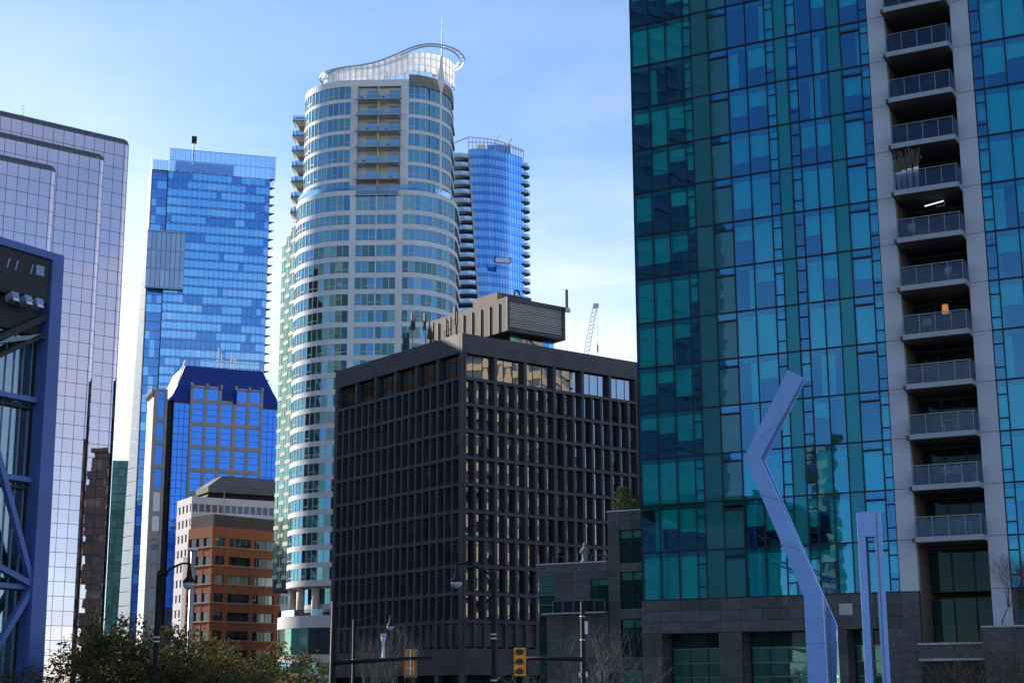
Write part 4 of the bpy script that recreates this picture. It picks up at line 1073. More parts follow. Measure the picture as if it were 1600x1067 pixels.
# ------------------------------------------------------------------ far rounded blue tower
def round_tower():
    t = empty('rounded_blue_tower', (-15.3, 530, 0), 0, 'slender deep blue tower with stacked curved balconies on both edges', 'tower')
    # convex glass front from the left edge back to the right edge
    fr = []
    for i in range(15):
        u = i / 14
        x, y = 19.8 * u, 10 * u - 3.4 * math.sin(math.pi * u)
        dx, dy = 19.8, 10 - 3.4 * math.pi * math.cos(math.pi * u); l = math.hypot(dx, dy)
        fr.append((x, y, dy / l, -dx / l))
    P = Path(fr); L = P.s[-1]
    z = 196.5
    ml = MB()
    while z > 96:
        z0 = z - 3.35
        off = (201 - z) / 61 * 3.9          # the left edge leans inwards going down
        t0 = P.near_x(off)
        n = 17
        prev = None
        MB().strip(P.sub(t0, L, 1.3), -.3, .0, z0 + 1.15, z - .06).build('glazing_band', 'sh_a', t)
        MB().strip(P.sub(t0, L, 1.3), -.3, -.02, z0 + .04, z0 + 1.1).build('spandrel_band', 'sh_b', t)
        MB().strip(P.sub(t0, L, 1.3), -.3, .08, z - .05, z + .03).build('floor_line', 'bl_core', t)
        for i in range(1, n):
            x, y, nx, ny = P.at(t0 + (L - t0) * i / n)
            ml.cbox(x + nx * .02, y + ny * .02, (z + z0) / 2 + .5, .12, .1, 2.0, math.degrees(math.atan2(nx, -ny)))
        x, y, nx, ny = P.at(t0)
        block('edge_post', t, 'sh_bal', x - .45, x + .1, y - .35, y + .2, z0, z)
        # left balcony
        b = empty('balcony', (0, 0, 0)); b.parent = t
        q = [(x - .5, 1.0), (x - .6, -1.0), (x - 3, -1.9), (x - 6, -1.6), (x - 8.6, .3), (x - 9.6, 3.5)]
        MB().prism(q[::-1], z0 - .15, z0 + .35).build('slab', 'sh_bal', b)
        MB().strip([(a, c, 0, -1) for a, c in q[1:]], 0, .08, z0 + .38, z0 + 1.45).build('rail_glass', 'sh_rail', b)
        # right balcony
        b = empty('balcony', (0, 0, 0)); b.parent = t
        q = [(19.75 + 2.3 * math.sin(a), 11.6 - 2.6 * math.cos(a)) for a in [math.pi * i / 8 for i in range(9)]]
        MB().prism(q, z0 + .1, z0 + .5).build('slab', 'sh_bal', b)
        MB().strip([(a, c, 1, 0) for a, c in q], 0, .08, z0 + .5, z0 + 1.5).build('rail_glass', 'sh_rail', b)
        z -= 3.35
    ml.build('mullion', 'bl_mullion', t, 'stuff')
    poly = [(x - nx * .35, y - ny * .35) for x, y, nx, ny in P.sub(P.near_x(4), L)]
    MB().prism(poly + [(19.5, 34), (-7, 34), (-7, 3), (1, 3)], 0, 196).build('core', 'bl_core', t)
    MB().prism([(.2, 2.2), (1, 1.2)] + [(x - nx * .5, y - ny * .5) for x, y, nx, ny in P.sub(P.near_x(1), L)] + [(19, 14), (.2, 14)], 196.1, 197.0).build('roof_deck', 'sh_bal', t)
    # roof lattice and plant
    for i in range(18):
        x, y, nx, ny = P.at(L * i / 17)
        MB().tube([(x, y, 197), (x, y, 201.2 - .1 * i)], .14, 5).build('roof_post', 'sh_bal', t)
    for zz in (199.2, 201.2):
        MB().tube([(P.at(L * i / 17)[0], P.at(L * i / 17)[1], zz - (.1 * i if zz > 200 else 0)) for i in range(18)], .16, 5).build('roof_rail', 'sh_bal', t)
    MB().tube([(0, 0, 201.2), (-5.5, 2.5, 199.8), (-7.5, 6, 199.0)], .2, 5).build('roof_rail', 'sh_bal', t)
    block('plant_room', t, 'cv_cream', 3, 6, 6, 12, 197, 200.5); block('plant_room', t, 'sh_b', 6.5, 15, 7, 13, 197, 200.8)
    for x, h in ((9.4, 5.2), (14.0, 4.2)):
        m = MB().tube([(x, 6, 197), (x, 6, 197 + h)], .18, 6).tube([(x - .2, 6, 197 + h - 1.3), (x + 1.7, 5.8, 198.8 + h)], [.45, .25], 6)
        m.build('roof_crane', 'white_metal', t)
    c = empty('cleaning_cradle', (-15.3 + 12.1, 526.4, 153.2), 15, 'window cleaning cradle hanging on the rounded blue tower', 'cradle')
    block('platform', c, 'sh_bal', -2.7, 2.7, -.6, .4, 0, .25); block('rail', c, 'furn', -2.7, 2.7, -.62, -.56, .3, 1.5)
    block('end_frame', c, 'nv_dark', -3.0, -2.5, -.6, .4, .2, 2.1); block('end_frame', c, 'nv_dark', 2.5, 3.0, -.6, .4, .2, 2.1)
    for x in (-2.7, 2.7): MB().tube([(x, .2, 2), (x, 2.0, 44)], .03, 4).build('cable', 'nv_dark', c)
round_tower()

# ------------------------------------------------------------------ navy-roofed block
def navy_block():
    t = empty('navy_roof_block', (-87.55, 420, 0), 24, 'granite office block with bright blue windows and navy mansard roof', 'office block')
    colx = [(0, 3.07), (3.95, 7.0), (7.9, 11.0), (12.15, 15.0), (15.9, 18.86)]
    rowz = [(78.9 - 6.36 * i, 84.2 - 6.36 * i) for i in range(11)]
    # granite grid: piers and beams proud of the glass
    xs = [-.65] + [v for c in colx for v in c] + [19.6]
    for i in range(0, len(xs), 2):
        tall = 89.0 if i not in (6,) else 85.2
        block('granite_pier', t, 'nv_granite', xs[i] if i else -.65, xs[i + 1] if i + 1 < len(xs) else 19.6, -.5, .3, 20, tall - (.9 if i in (4, 6) else 0))
    for (lo, hi) in rowz:
        for a, b in colx: block('granite_beam', t, 'nv_granite', a, b, -.45, .3, lo - 1.06, lo)
    for k, (a, b) in enumerate(colx):
        if k != 2:
            block('granite_beam', t, 'nv_granite', a, b, -.45, .3, 88.3, 89.0); block('granite_beam', t, 'nv_granite', a, b, -.45, .3, 84.2, 85.2)
            block('window_pane', t, 'nv_glass', a + .05, b - .05, -.2, -.1, 85.25, 88.25)
        else: block('granite_beam', t, 'nv_granite', a, b, -.45, .3, 84.2, 85.2)
        for lo, hi in rowz:
            for j in range(3): block('window_pane', t, 'nv_glass', a + .05, b - .05, -.2, -.1, lo + (hi - lo) * j / 3 + .05, lo + (hi - lo) * (j + 1) / 3 - .05)
    for x in (-.65, 3.5, 7.4, 11.55, 15.4, 18.95): MB().tube([(x + .25, -.9, 88.2), (x + .25, -.9, 89.5)], .35, 8).build('finial', 'nv_granite', t, smooth=True)
    block('core', t, 'nv_line', -5.0, 24.5, .35, 26, 0, 84.5)
    # glass corner strips
    for x0, x1 in ((-5.1, -.7), (19.65, 24.2)):
        n = 3
        for i in range(n):
            for k in range(26):
                a, b = x0 + (x1 - x0) * i / n, x0 + (x1 - x0) * (i + 1) / n
                block('corner_pane', t, 'nv_glass', a + .06, b - .06, .1, .2, 83.8 - 2.12 * (k + 1) + .06, 83.8 - 2.12 * k - .06)
    # mansard
    MB().add([(-6.2, .2, 84.55), (25.2, .2, 84.55), (25.2, 24, 84.55), (-6.2, 24, 84.55), (-3.8, 2.2, 89.2), (23.0, 2.2, 89.2), (23.0, 22, 89.2), (-3.8, 22, 89.2), (-1.6, 4.0, 95.2), (20.4, 4.0, 95.2), (20.4, 20, 95.2), (-1.6, 20, 95.2)],
             [(0, 1, 5, 4), (1, 2, 6, 5), (2, 3, 7, 6), (3, 0, 4, 7), (4, 5, 9, 8), (5, 6, 10, 9), (6, 7, 11, 10), (7, 4, 8, 11), (8, 9, 10, 11), (3, 2, 1, 0)]).build('mansard_roof', 'nv_roof', t)
    rl = empty('roof_rail', (0, 0, 0)); rl.parent = t
    for i in range(14): block('rail_post', rl, 'bl_steel', -1.4 + i * 1.65, -1.3 + i * 1.65, 4.1, 4.2, 95.2, 97.0)
    block('hand_rail', rl, 'bl_steel', -1.4, 20.3, 4.1, 4.2, 96.9, 97.05)
    for q in range(3): MB().tube([(-3.9 + .35 * q, 2.1 + q * 2.0, 89.3), (-1.7 + .3 * q, 3.9 + q * 2.0, 96.6)], .22, 5).build('side_screen', 'nv_lit', t)
    a = MB()
    for x, y, h in ((8.5, 8, 7), (9.6, 8.5, 5.5), (12.2, 8, 5.8), (13.4, 9, 4.6)):
        a.tube([(x, y, 95), (x, y, 95 + h)], .16, 5).tube([(x - 1.0, y, 95 + h * .7), (x + 1.0, y, 95 + h * .9)], .12, 5).tube([(x - .7, y, 95 + h * .45), (x + .9, y, 95 + h * .6)], .12, 5)
    a.build('aerial', 'white_metal', t)
    # left wing
    w = empty('side_wing', (0, 0, 0)); w.parent = t
    block('wing_wall', w, 'nv_dark', -6.6, -5.15, 1.5, 20, 0, 84.3)
    block('wing_wall', w, 'nv_granite', -10.3, -9.3, 1.0, 1.8, 0, 87.6); block('wing_wall', w, 'nv_granite', -7.3, -6.62, 1.0, 1.8, 0, 87.6)
    block('wing_core', w, 'nv_dark', -10.2, -6.62, 1.85, 9.5, 0, 87.0)
    for k in range(12):
        lo = 79.6 - 6.36 * k
        block('wing_pane', w, 'nv_glass' if k < 4 else 'bl_grey', -9.25, -7.35, 1.3, 1.4, lo + .05, lo + (5.2 if k else 5.2)); block('wing_beam', w, 'nv_granite', -9.3, -7.3, 1.0, 1.8, lo - 1.1, lo)
    block('wing_pane', w, 'nv_glass', -9.25, -7.35, 1.3, 1.4, 84.9, 86.9); block('wing_beam', w, 'nv_granite', -9.3, -7.3, 1.0, 1.8, 86.95, 87.6)
    for k in range(13): block('lit_panel', w, 'nv_lit', -10.45, -10.31, 1.0, 9.5, 1 + k * 6.5, 7.35 + k * 6.5)  # sunlit side of the wing, its brightness put into a paler colour
    for k in range(5): MB().tube([(-10.7, 1.6 + k * 1.8, 85.3), (-10.7, 1.6 + k * 1.8, 87.4)], .4, 8).build('finial', 'nv_granite', w, smooth=True)
navy_block()

# ------------------------------------------------------------------ white, grey and orange blocks
def small_blocks():
    t = empty('white_office_block', (-72.2, 350, 0), 30, 'pale lilac-white office block with rows of small square windows', 'office block')
    D = 10.5
    for i in range(14):
        hi = 49.6 - 3.33 * i
        block('wall_band', t, 'wh_wall', 0, 26, 0, .4, hi - 1.6, hi); block('wall_band', t, 'wh_wall', 0, .4, .41, D, hi - 1.6, hi)
        lo = hi - 3.33
        for j in range(17):
            x = .25 + j * 1.52
            block('window_pane', t, 'wh_win', x, x + 1.18, .18, .24, lo + .02, hi - 1.62)
            block('wall_pier', t, 'wh_wall', x + 1.18, x + 1.52, .02, .38, lo + .01, hi - 1.61)
        block('wall_pier', t, 'wh_wall', 0, .24, .02, .38, lo + .01, hi - 1.61)
        block('side_pane', t, 'wh_win', .18, .24, .5, D - .2, lo + .02, hi - 1.62)
        for j in range(4): block('side_pier', t, 'wh_wall', .03, .17, 1.2 + j * 2.6, 2.6 + j * 2.6, lo + .01, hi - 1.61)
    block('core', t, 'wh_pent', .41, 26, .42, D, 0, 49.4)
    p = empty('roof_plant', (0, 0, 0)); p.parent = t
    MB().hexa([(4.0, 2, 49.7), (25, 2, 49.7), (25, 10, 49.7), (4.0, 10, 49.7), (4.8, 2.4, 51), (25, 2.4, 51), (25, 9.6, 51), (4.8, 9.6, 51)]).build('plant_skirt', 'black_dark', p)
    MB().hexa([(4.2, 1.4, 51.05), (25.4, 1.4, 51.05), (25.4, 10, 51.05), (4.2, 10, 51.05), (4.2, 1.4, 52.4), (25.4, 1.4, 52.4), (25.4, 10, 52.4), (4.2, 10, 52.4)]).build('plant_band', 'wh_pent', p)
    MB().hexa([(4.3, 1.5, 52.45), (25.3, 1.5, 52.45), (25.3, 10, 52.45), (4.3, 10, 52.45), (8.2, 3.6, 55.2), (24, 3.6, 55.2), (24, 9, 55.2), (8.2, 9, 55.2)]).build('plant_hood', 'wh_pent', p)
    t = empty('grey_concrete_block', (-66.2, 335, 0), 32, 'windowless grey concrete block at the foot of the pale office block', 'building')
    block('wall', t, 'grey_wall', 0, 8, 0, .5, 0, 35.4); block('wall', t, 'grey_wall', -.02, .5, .51, 12, 0, 35.4); block('coping', t, 'wh_wall', -.1, 8.1, -.1, .6, 35.41, 35.7); block('coping', t, 'wh_wall', -.1, .6, .61, 12, 35.41, 35.7)
    block('roof', t, 'wh_pent', .5, 8, .5, 12, 34.8, 35.2)
    for i in range(6): block('window_pane', t, 'wh_win', 1.2, 5.6, -.04, -.005, 31.4 - 3.4 * i, 33.0 - 3.4 * i)
    for i in range(6): block('window_sill', t, 'wh_wall', 1.0, 5.8, -.12, -.05, 30.9 - 3.4 * i, 31.35 - 3.4 * i)
    t = empty('orange_brick_block', (-57.6, 300, 0), 47, 'orange brick office block with dark strip windows and flat roof', 'office block')
    D = 8.0
    piers = [(-.02, .72), (2.92, 3.98), (9.2, 10.15), (15.3, 16.2)]
    for k in range(11):
        hi = 37.55 - 3.53 * k + (0 if k else 0)
        top = hi if k == 0 else hi - .2
        lo = hi - 2.1 if k == 0 else hi - 1.75
        lo = 35.5 - 3.53 * k
        block('brick_band', t, 'brick', .0, 17, .05, .5, lo + .02, 37.55 if k == 0 else lo + 1.86); block('brick_band', t, 'brick', .05, .5, .51, D, lo + .02, 37.55 if k == 0 else lo + 1.86)
        if k: block('trim', t, 'brick_trim', -.12, 17, -.12, .04, lo + 1.60, lo + 1.86); block('trim', t, 'brick_trim', -.12, .04, .05, D, lo + 1.60, lo + 1.86)
        wb, wt = lo - 1.66, lo + .01
        for a, b in ((.75, 2.9), (4.0, 9.18), (10.17, 15.28)):
            n = max(2, round((b - a) / 1.05))
            for i in range(n):
                x0, x1 = a + (b - a) * i / n, a + (b - a) * (i + 1) / n
                block('window_pane', t, 'or_lit' if k == 2 or random.random() < .07 else 'or_win', x0 + .04, x1 - .04, .35, .4, wb, wt)
        for j in range(3): block('side_pane', t, 'or_win', .35, .4, .8 + j * 2.4, 2.6 + j * 2.4, wb, wt)
    for a, b in piers: block('brick_pier', t, 'brick', a, b, 0, .48, 0, 35.5)
    for j in range(4): block('brick_pier', t, 'brick', .0, .48, .5 + j * 2.4, .8 + j * 2.4, 0, 35.5)
    block('core', t, 'or_pent', .52, 17, .52, D, 0, 37.2)
    block('roof_house', t, 'or_pent', .6, 17, .7, D, 37.3, 40.0)
    MB().tube([(3.1, 1.0, 40), (3.1, 1.0, 44.5)], .1, 6).build('aerial', 'brick_trim', t)
    # teal tower far behind the gap
    t = empty('teal_glass_tower', (-165.5, 640, 0), 8, 'narrow dark teal glass tower glimpsed between two taller towers', 'tower')
    block('core', t, 'cv_core', .2, 16, .2, 14, 0, 101)
    for k in range(28):
        for i in range(6): block('window_pane', t, 'teal_a', i * 2.7 + .06, i * 2.7 + 2.64, 0, .08, 97.9 - 3.5 * k + .3, 101.2 - 3.5 * k)
        block('floor_line', t, 'teal_line', 0, 16.2, -.06, .1, 97.8 - 3.5 * k, 98.1 - 3.5 * k)
small_blocks()

# ------------------------------------------------------------------ mirror-glass building (left)
def mirror_building():
    t = empty('mirror_glass_building', (-50.12, 195, 0), 39, 'lilac mirror-glass office building with rounded stepped edges', 'office building')
    # (front y, right end x, top z, left end x, pane edges from the right)
    RH = 1.74
    panes, cove = [], []
    for li, (y0, xr, top, joints) in enumerate(((0.0, 0.0, 77.5, 0), (-1.6, -4.0, 74.1, 1), (-3.2, -11.0, 70.6, 2))):
        r = 1.0
        xl = -30.0
        nxt = (-4.0, -11.0, -30)[li]
        zt = top - r
        w = 1.385
        # rounded vertical corner: two narrow facets and a return
        pth = arc(xr - r, y0 + r, r, r, 270, 360, 6)
        x = xr - r
        rows = int((zt - 2) / RH)
        for k in range(rows):
            z1 = zt - RH * k; z0 = z1 - RH
            xx = x
            lim = xl if z1 > (74.1, 70.6, 0)[li] - 1.4 else nxt - 1.7
            while xx > lim and xx > xl:
                panes.append(pc(xx - w + .03, xx - .03, y0, y0 + .08, z0 + .03, z1 - .03, 'mb_pane')); xx -= w
        ce = empty('rounded_edge', (0, 0, 0)); ce.parent = t
        MB().strip(pth, -.08, 0, 0, zt).build('edge_glass', 'mb_pane', ce)
        for k in range(rows): MB().strip(pth, -.05, .015, zt - RH * k - .022, zt - RH * k + .022).build('edge_line', 'mb_line', ce)
        for q in (0,): block('edge_line', ce, 'mb_line', pth[q][0] - .03, pth[q][0] + .03, pth[q][1] - .03, pth[q][1] + .04, 0, zt)
        # quarter-round roof edge, in ribbed lengths
        prof = [(y0 + r - r * math.cos(a), zt + r * math.sin(a)) for a in [math.pi / 2 * i / 6 for i in range(7)]]
        xx = x
        while xx > xl:
            c = MB(); a, b = xx - w * .5 + .03, xx
            vs = [(a, y, z) for y, z in prof] + [(b, y, z) for y, z in prof]
            c.add(vs, [(i, i + 7, i + 8, i + 1) for i in range(6)] + [(0, 1, 2, 3, 4, 5, 6), (13, 12, 11, 10, 9, 8, 7)]).build('cove_panel', 'mb_cove', t, smooth=False)
            xx -= w * .5
        # corner of the cove: eighth of a sphere
        v, f = [], []
        for i in range(7):
            for j in range(7):
                a, e = math.pi / 2 * i / 6, math.pi / 2 * j / 6
                v.append((xr - r + r * math.sin(a) * math.cos(e), y0 + r - r * math.cos(a) * math.cos(e), zt + r * math.sin(e)))
        for i in range(6):
            for j in range(6): f.append((i * 7 + j, i * 7 + j + 7, i * 7 + j + 8, i * 7 + j + 1))
        MB().add(v, f).build('cove_corner', 'mb_cove', t, smooth=True)
        block('core', t, 'mb_line', xl, xr - .10, y0 + r + .06, y0 + r + .58 if li else 26, 0, zt + (.9 if li == 0 else .3))
        block('core', t, 'mb_line', xl, xr - r, y0 + .1, y0 + r + .05, 0, zt)
        MB().prism([(xr - r, y0 + r)] + [(x_ - nx_ * .1, y_ - ny_ * .1) for x_, y_, nx_, ny_ in pth], 0, zt).build('edge_core', 'mb_line', t)
        if li: block('edge_return', t, 'mb_pane', xr - .08, xr, y0 + r + .06, y0 + 1.59 + .0, 0, zt)
        block('roof', t, 'mb_cove', xl, xr - r, y0 + r, y0 + r + (25 if li == 0 else .6), top - .2, top)
        # dark joints behind the panes
    block('side_wall', t, 'mb_pane', -.06, 0, 1.1, 26, 0, 76.5)
    pieces(t, 'mirror_pane', panes, jitter=.30)
    for x in (-14.2, -17.3):
        a = empty('roof_aerial', to_world(t, (x, 2, 77.5)), 39, 'thin %s on the roof edge of the mirror-glass building' % ('ribbed aerial' if x > -15 else 'hooked pipe'), 'aerial')
        MB().tube([(0, 0, 0), (0, 0, 1.8)], .05, 5).build('pole', 'furn', a)
        if x > -15:
            for i in range(4): block('rung', a, 'furn', -.25, .25, -.03, .03, .5 + i * .4, .56 + i * .4)
        else: MB().tube([(0, 0, 1.7), (-.15, 0, 1.95), (-.35, 0, 1.8)], .06, 5).build('hook', 'furn', a)
mirror_building()

# ------------------------------------------------------------------ blue steel-framed hall (far left, near)
def steel_hall():
    t = empty('steel_framed_hall', (-18.3, 60, 0), 58, 'glazed hall with blue steel column, braces and dark roof edge', 'building')
    MB().hexa([(.02, 0, 0), (.86, 0, 0), (.86, .7, 0), (.02, .7, 0), (-.02, 0, 22.85), (.54, 0, 22.85), (.54, .6, 22.85), (-.02, .6, 22.85)]).build('column', 'fr_blue', t)
    block('roof_beam', t, 'fr_blue', -26, -.03, .0, .5, 22.55, 22.85)
    block('roof_edge', t, 'fr_dark', -26, -.04, .12, .6, 20.75, 22.54)
    block('roof', t, 'fr_dark', -26, -.04, .61, 14, 22.2, 22.5)
    for x in (-2.15, -1.75, -1.0): block('roof_slit', t, 'fr_lamp', x, x + .06, .09, .115, 21.75, 22.15, 0, 14, 0)
    block('roof_slit', t, 'fr_lamp', -.75, -.35, .09, .115, 21.8, 22.2)
    for i, x in enumerate((-2.05, -1.4, -.85)):
        l = empty('floodlight', to_world(t, (x, -.12, 20.55)), 58, ('boxy floodlight under the dark hall roof, leftmost in view', 'boxy floodlight under the dark hall roof, middle one of three', 'boxy floodlight under the dark hall roof, nearest the blue column')[i], 'floodlight', 'floodlights under the hall roof')
        block('housing', l, 'fr_lamp', -.17, .17, -.25, .15, -.13, .13, -22, 0, 0); block('bracket', l, 'fr_dark', -.03, .03, .0, .25, .1, .3); block('lens', l, 'bl_white', -.14, .14, -.27, -.255, -.19, .02, -22, 0, 0)
    block('soffit_band', t, 'fr_dark', -26, -.05, .5, .9, 19.5, 20.74)
    # glass wall
    panes = []
    for lev in ((16.95, 19.45), (13.85, 16.8), (9.7, 13.65), (6.0, 9.6), (.3, 5.9)):
        for i in range(22):
            panes.append(pc(-.1 - (i + 1) * .42 + .02, -.1 - i * .42 - .02, .8, .83, lev[0], lev[1], 'fr_glass'))
    pieces(t, 'glass_pane', panes, jitter=.3)
    for i in range(23): block('mullion', t, 'fr_line', -.1 - i * .42 - .02, -.1 - i * .42 + .02, .76, .84, .3, 19.5)
    for z in (16.88, 13.75, 9.65): block('girt', t, 'fr_blue', -26, -.03, .35, .62, z - .1, z + .1)
    for z in (16.6, 13.45): block('girt', t, 'fr_dark', -26, -.03, .62, .75, z - .06, z + .06)
    for i in range(46): block('sunshade_slat', t, 'fr_line', -9.4, -.12, 1.0, 1.1, 9.9 + i * .155, 9.93 + i * .155)
    def bar(a, b, r=.11, m='fr_blue', nm='brace'):
        dx, dz = b[0] - a[0], b[1] - a[1]; l = math.hypot(dx, dz)
        block(nm, t, m, (a[0] + b[0]) / 2 - l / 2, (a[0] + b[0]) / 2 + l / 2, .1, .34, (a[1] + b[1]) / 2 - r, (a[1] + b[1]) / 2 + r, 0, -math.degrees(math.atan2(dz, dx)), 0)
    bar((-3.0, 17.0), (.05, 9.9)); bar((-3.2, 10.9), (.05, 9.75)); bar((-2.6, 5.4), (.05, 9.5)); bar((-4, 17.9), (-.1, 20.2), .13, 'fr_dark'); bar((-4, 17.2), (-.1, 19.5), .09, 'fr_dark'); bar((-4, 18.3), (-.1, 19.45), .08, 'fr_line')
    block('end_panel', t, 'fr_dark', -.09, .42, .86, .95, 0, 20.7)
    block('back_wall', t, 'fr_in', -26, 0, 9, 9.2, 0, 20)
    block('side_wall', t, 'fr_in', -.1, -.02, .9, 9, 0, 20)
    block('inner_floor', t, 'fr_in', -26, -.1, 1.2, 9, 13.2, 13.5)
    block('floor', t, 'fr_in', -26, -.1, .9, 9, 0, .2)
steel_hall()

# ------------------------------------------------------------------ bent steel legs of the cauldron on the plaza
def cauldron():
    t = empty('bent_steel_leg', (5.9, 32, 3.9), -35, 'tall bent steel leg, coloured blue as by sky light, rising in front of the glass tower', 'sculpture')
    front = [(0, 0), (.44, 0), (.40, 3.58), (-.86, 6.46), (.20, 8.05), (-.13, 8.25), (-1.22, 6.52), (0.0, 3.54)]
    back = [(.0, 0), (.44, 0), (.42, 3.0), (-.84, 6.42), (.18, 8.0), (-.10, 8.2), (-1.16, 6.5), (0.0, 3.0)]
    def dep(z): return .62 if z < 3.0 else (.62 - (z - 3.0) / 3.5 * .40 if z < 6.5 else .22 - (z - 6.5) / 1.7 * .06)
    def plate(poly, f0, f1, name, mat):
        n = len(poly)
        vs = [(x, f0(z), z) for x, z in poly] + [(x, f1(z), z) for x, z in poly]
        MB().add(vs, [tuple(range(n)), tuple(range(2 * n - 1, n - 1, -1))] + [(i, n + i, n + (i + 1) % n, (i + 1) % n) for i in range(n)]).build(name, mat, t)
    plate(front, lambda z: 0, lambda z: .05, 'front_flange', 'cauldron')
    for z_ in (1.2, 2.6): block('weld_seam', t, 'cauldron_in', .01, .43, -.006, -.001, z_, z_ + .012)
    for xa, za, xb, zb in ((-.42, 4.55, -.02, 4.62), (-.86, 5.6, -.46, 5.67), (-.82, 7.13, -.50, 6.98)): block('weld_seam', t, 'cauldron_in', xa, xb, -.006, -.001, min(za, zb), min(za, zb) + .012, 0, 18 if za < 6.5 else -28, 0)
    for x_ in (.06, .38):
        for k_ in range(12): MB().tube([(x_, -.012, .35 + k_ * .27), (x_, .0, .35 + k_ * .27)], .014, 6).build('bolt', 'cauldron_in', t)
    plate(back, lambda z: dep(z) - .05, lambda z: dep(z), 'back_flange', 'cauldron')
    web = [(.05, 0), (.30, 0), (.27, 3.4), (-.98, 6.47), (.08, 8.05), (-.08, 8.15), (-1.12, 6.5), (.04, 3.4)]
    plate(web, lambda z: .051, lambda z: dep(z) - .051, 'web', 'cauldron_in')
    MB().add([(.445, .12, 0), (.445, .58, 0), (.425, .58, 2.95), (.455, .12, 0), (.455, .58, 0), (.435, .58, 2.95)], [(0, 1, 2), (5, 4, 3), (0, 3, 4, 1), (1, 4, 5, 2), (2, 5, 3, 0)]).build('glass_fin', 'cauldron_glass', t)
    MB().tube([(.46, .14, 0), (.44, .58, 2.98)], .008, 4).build('fin_edge', 'bl_white', t)
    for i in range(9): block('light_dot', t, 'led', .456, .468, .42, .436, .9 + i * .13, .93 + i * .13)
    t = empty('twin_bar_steel_leg', (6.85, 30, 3.9), -12, 'upright twin-bar steel leg with a solid cap, coloured blue as by sky light', 'sculpture')
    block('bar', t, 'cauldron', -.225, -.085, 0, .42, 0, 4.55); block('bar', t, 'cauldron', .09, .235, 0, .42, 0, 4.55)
    block('inner_web', t, 'cauldron_in', -.084, -.04, .32, .42, 0, 4.55)
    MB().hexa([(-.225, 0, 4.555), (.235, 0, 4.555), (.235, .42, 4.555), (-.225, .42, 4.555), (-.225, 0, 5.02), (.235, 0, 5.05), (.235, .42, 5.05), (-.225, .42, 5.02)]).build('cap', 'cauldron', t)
    block('groove', t, 'cauldron_in', .13, .15, -.008, -.002, 0, 5.0)
cauldron()

# ------------------------------------------------------------------ street furniture
def street_lamp(x, y, top, sgn, reach, label):
    t = empty('street_lamp', (x, y, 0), 0, label, 'street lamp', 'black street lamps')
    MB().tube([(0, 0, 0), (0, 0, .9), (0, 0, 1.0), (0, 0, top)], [.16, .14, .085, .07], 10).build('pole', 'pole_black', t, smooth=True)
    for z in (top * .63, top * .63 + .14, top * .78, top * .78 + .12): MB().lathe([(.09, z), (.10, z + .02), (.09, z + .05)], 0, 0, 12).build('ring', 'clamp', t)
    s = sgn
    MB().tube([(0, 0, top - .12), (s * .18 * reach, 0, top - .02), (s * .45 * reach, 0, top + .14), (s * .75 * reach, 0, top + .25), (s * reach, 0, top + .24)], [.045, .04, .035, .03, .03], 7).build('arm', 'pole_black', t, smooth=True)
    MB().tube([(0, 0, top - .7), (s * .10, 0, top - .3), (s * .32 * reach, 0, top + .04)], .022, 6).build('brace', 'pole_black', t, smooth=True)
    MB().lathe([(.03, top + .06), (.05, top)], 0, 0, 8).build('finial', 'pole_black', t)
    cx = s * reach
    MB().lathe([(.035, top + .26), (.05, top + .05), (.075, top - .02), (.08, top - .14), (.17, top - .24), (.19, top - .30)], cx, 0, 14).build('lamp_head', 'pole_black', t, smooth=True)
    MB().lathe([(.175, top - .30), (.165, top - .38), (.12, top - .46), (.03, top - .50)], cx, 0, 14).build('lamp_globe', 'lamp_glass', t, smooth=True)
street_lamp(-.6, 48, 9.2, -1, 1.12, 'black street lamp arching left in front of the black office block')
street_lamp(-10.13, 45, 9.0, 1, .86, 'black street lamp arching right in front of the leafy trees')
street_lamp(-7.54, 75, 9.05, 1, 1.72, 'thin black street lamp above the traffic-signal arm with the white camera')

def signal_head(parent, x, y, z0, z1, w, front):
    h = empty('signal_head', (0, 0, 0)); h.parent = parent
    if front:
        block('backplate', h, 'signal', x, x + w, y - .02, y + .02, z0, z1)
        f = .045
        for a in ((x, x + f, z0, z1), (x + w - f, x + w, z0, z1), (x + f, x + w - f, z0, z0 + f), (x + f, x + w - f, z1 - f, z1)): block('rim', h, 'signal', a[0], a[1], y - .07, y - .021, a[2], a[3])
        for i in range(3):
            zc = z1 - (z1 - z0) * (i + .5) / 3 + (0.02 if i == 0 else (-.02 if i == 2 else 0)); xc = x + w * .5
            v = MB()
            pts = [(xc + .125 * math.cos(a), zc + .125 * math.sin(a)) for a in [2 * math.pi * k / 20 for k in range(20)]]
            l = MB().slabxz(pts, y - .045, y - .021).build('lens', 'lens_green' if i == 2 else 'lens', h)
            q = []
            for k in range(13):
                a = math.pi * (-.12 + 1.24 * k / 12); q.append((xc + .14 * math.cos(a), zc + .14 * math.sin(a)))
            v = MB()
            for (x0, zz0), (x1, zz1) in zip(q, q[1:]):
                v.add([(x0, y - .02, zz0), (x1, y - .02, zz1), (x1 - .03, y - .26, zz1 - .05), (x0 - .03, y - .26, zz0 - .05)], [(0, 1, 2, 3)])
            v.build('visor', 'lens', h)
    else:
        block('backplate', h, 'signal_back', x, x + w, y - .02, y + .02, z0, z1)
        block('housing', h, 'signal', x + .09, x + w - .09, y - .16, y - .021, z0 + .08, z1 - .08)
        for i in range(3):
            zc = z1 - (z1 - z0) * (i + .5) / 3
            block('back_panel', h, 'signal_back', x + .12, x + w - .12, y - .18, y - .161, zc - .12, zc + .12)
        block('strap', h, 'clamp', x + w / 2 - .02, x + w / 2 + .02, y - .2, y - .181, z0 + .1, z1)
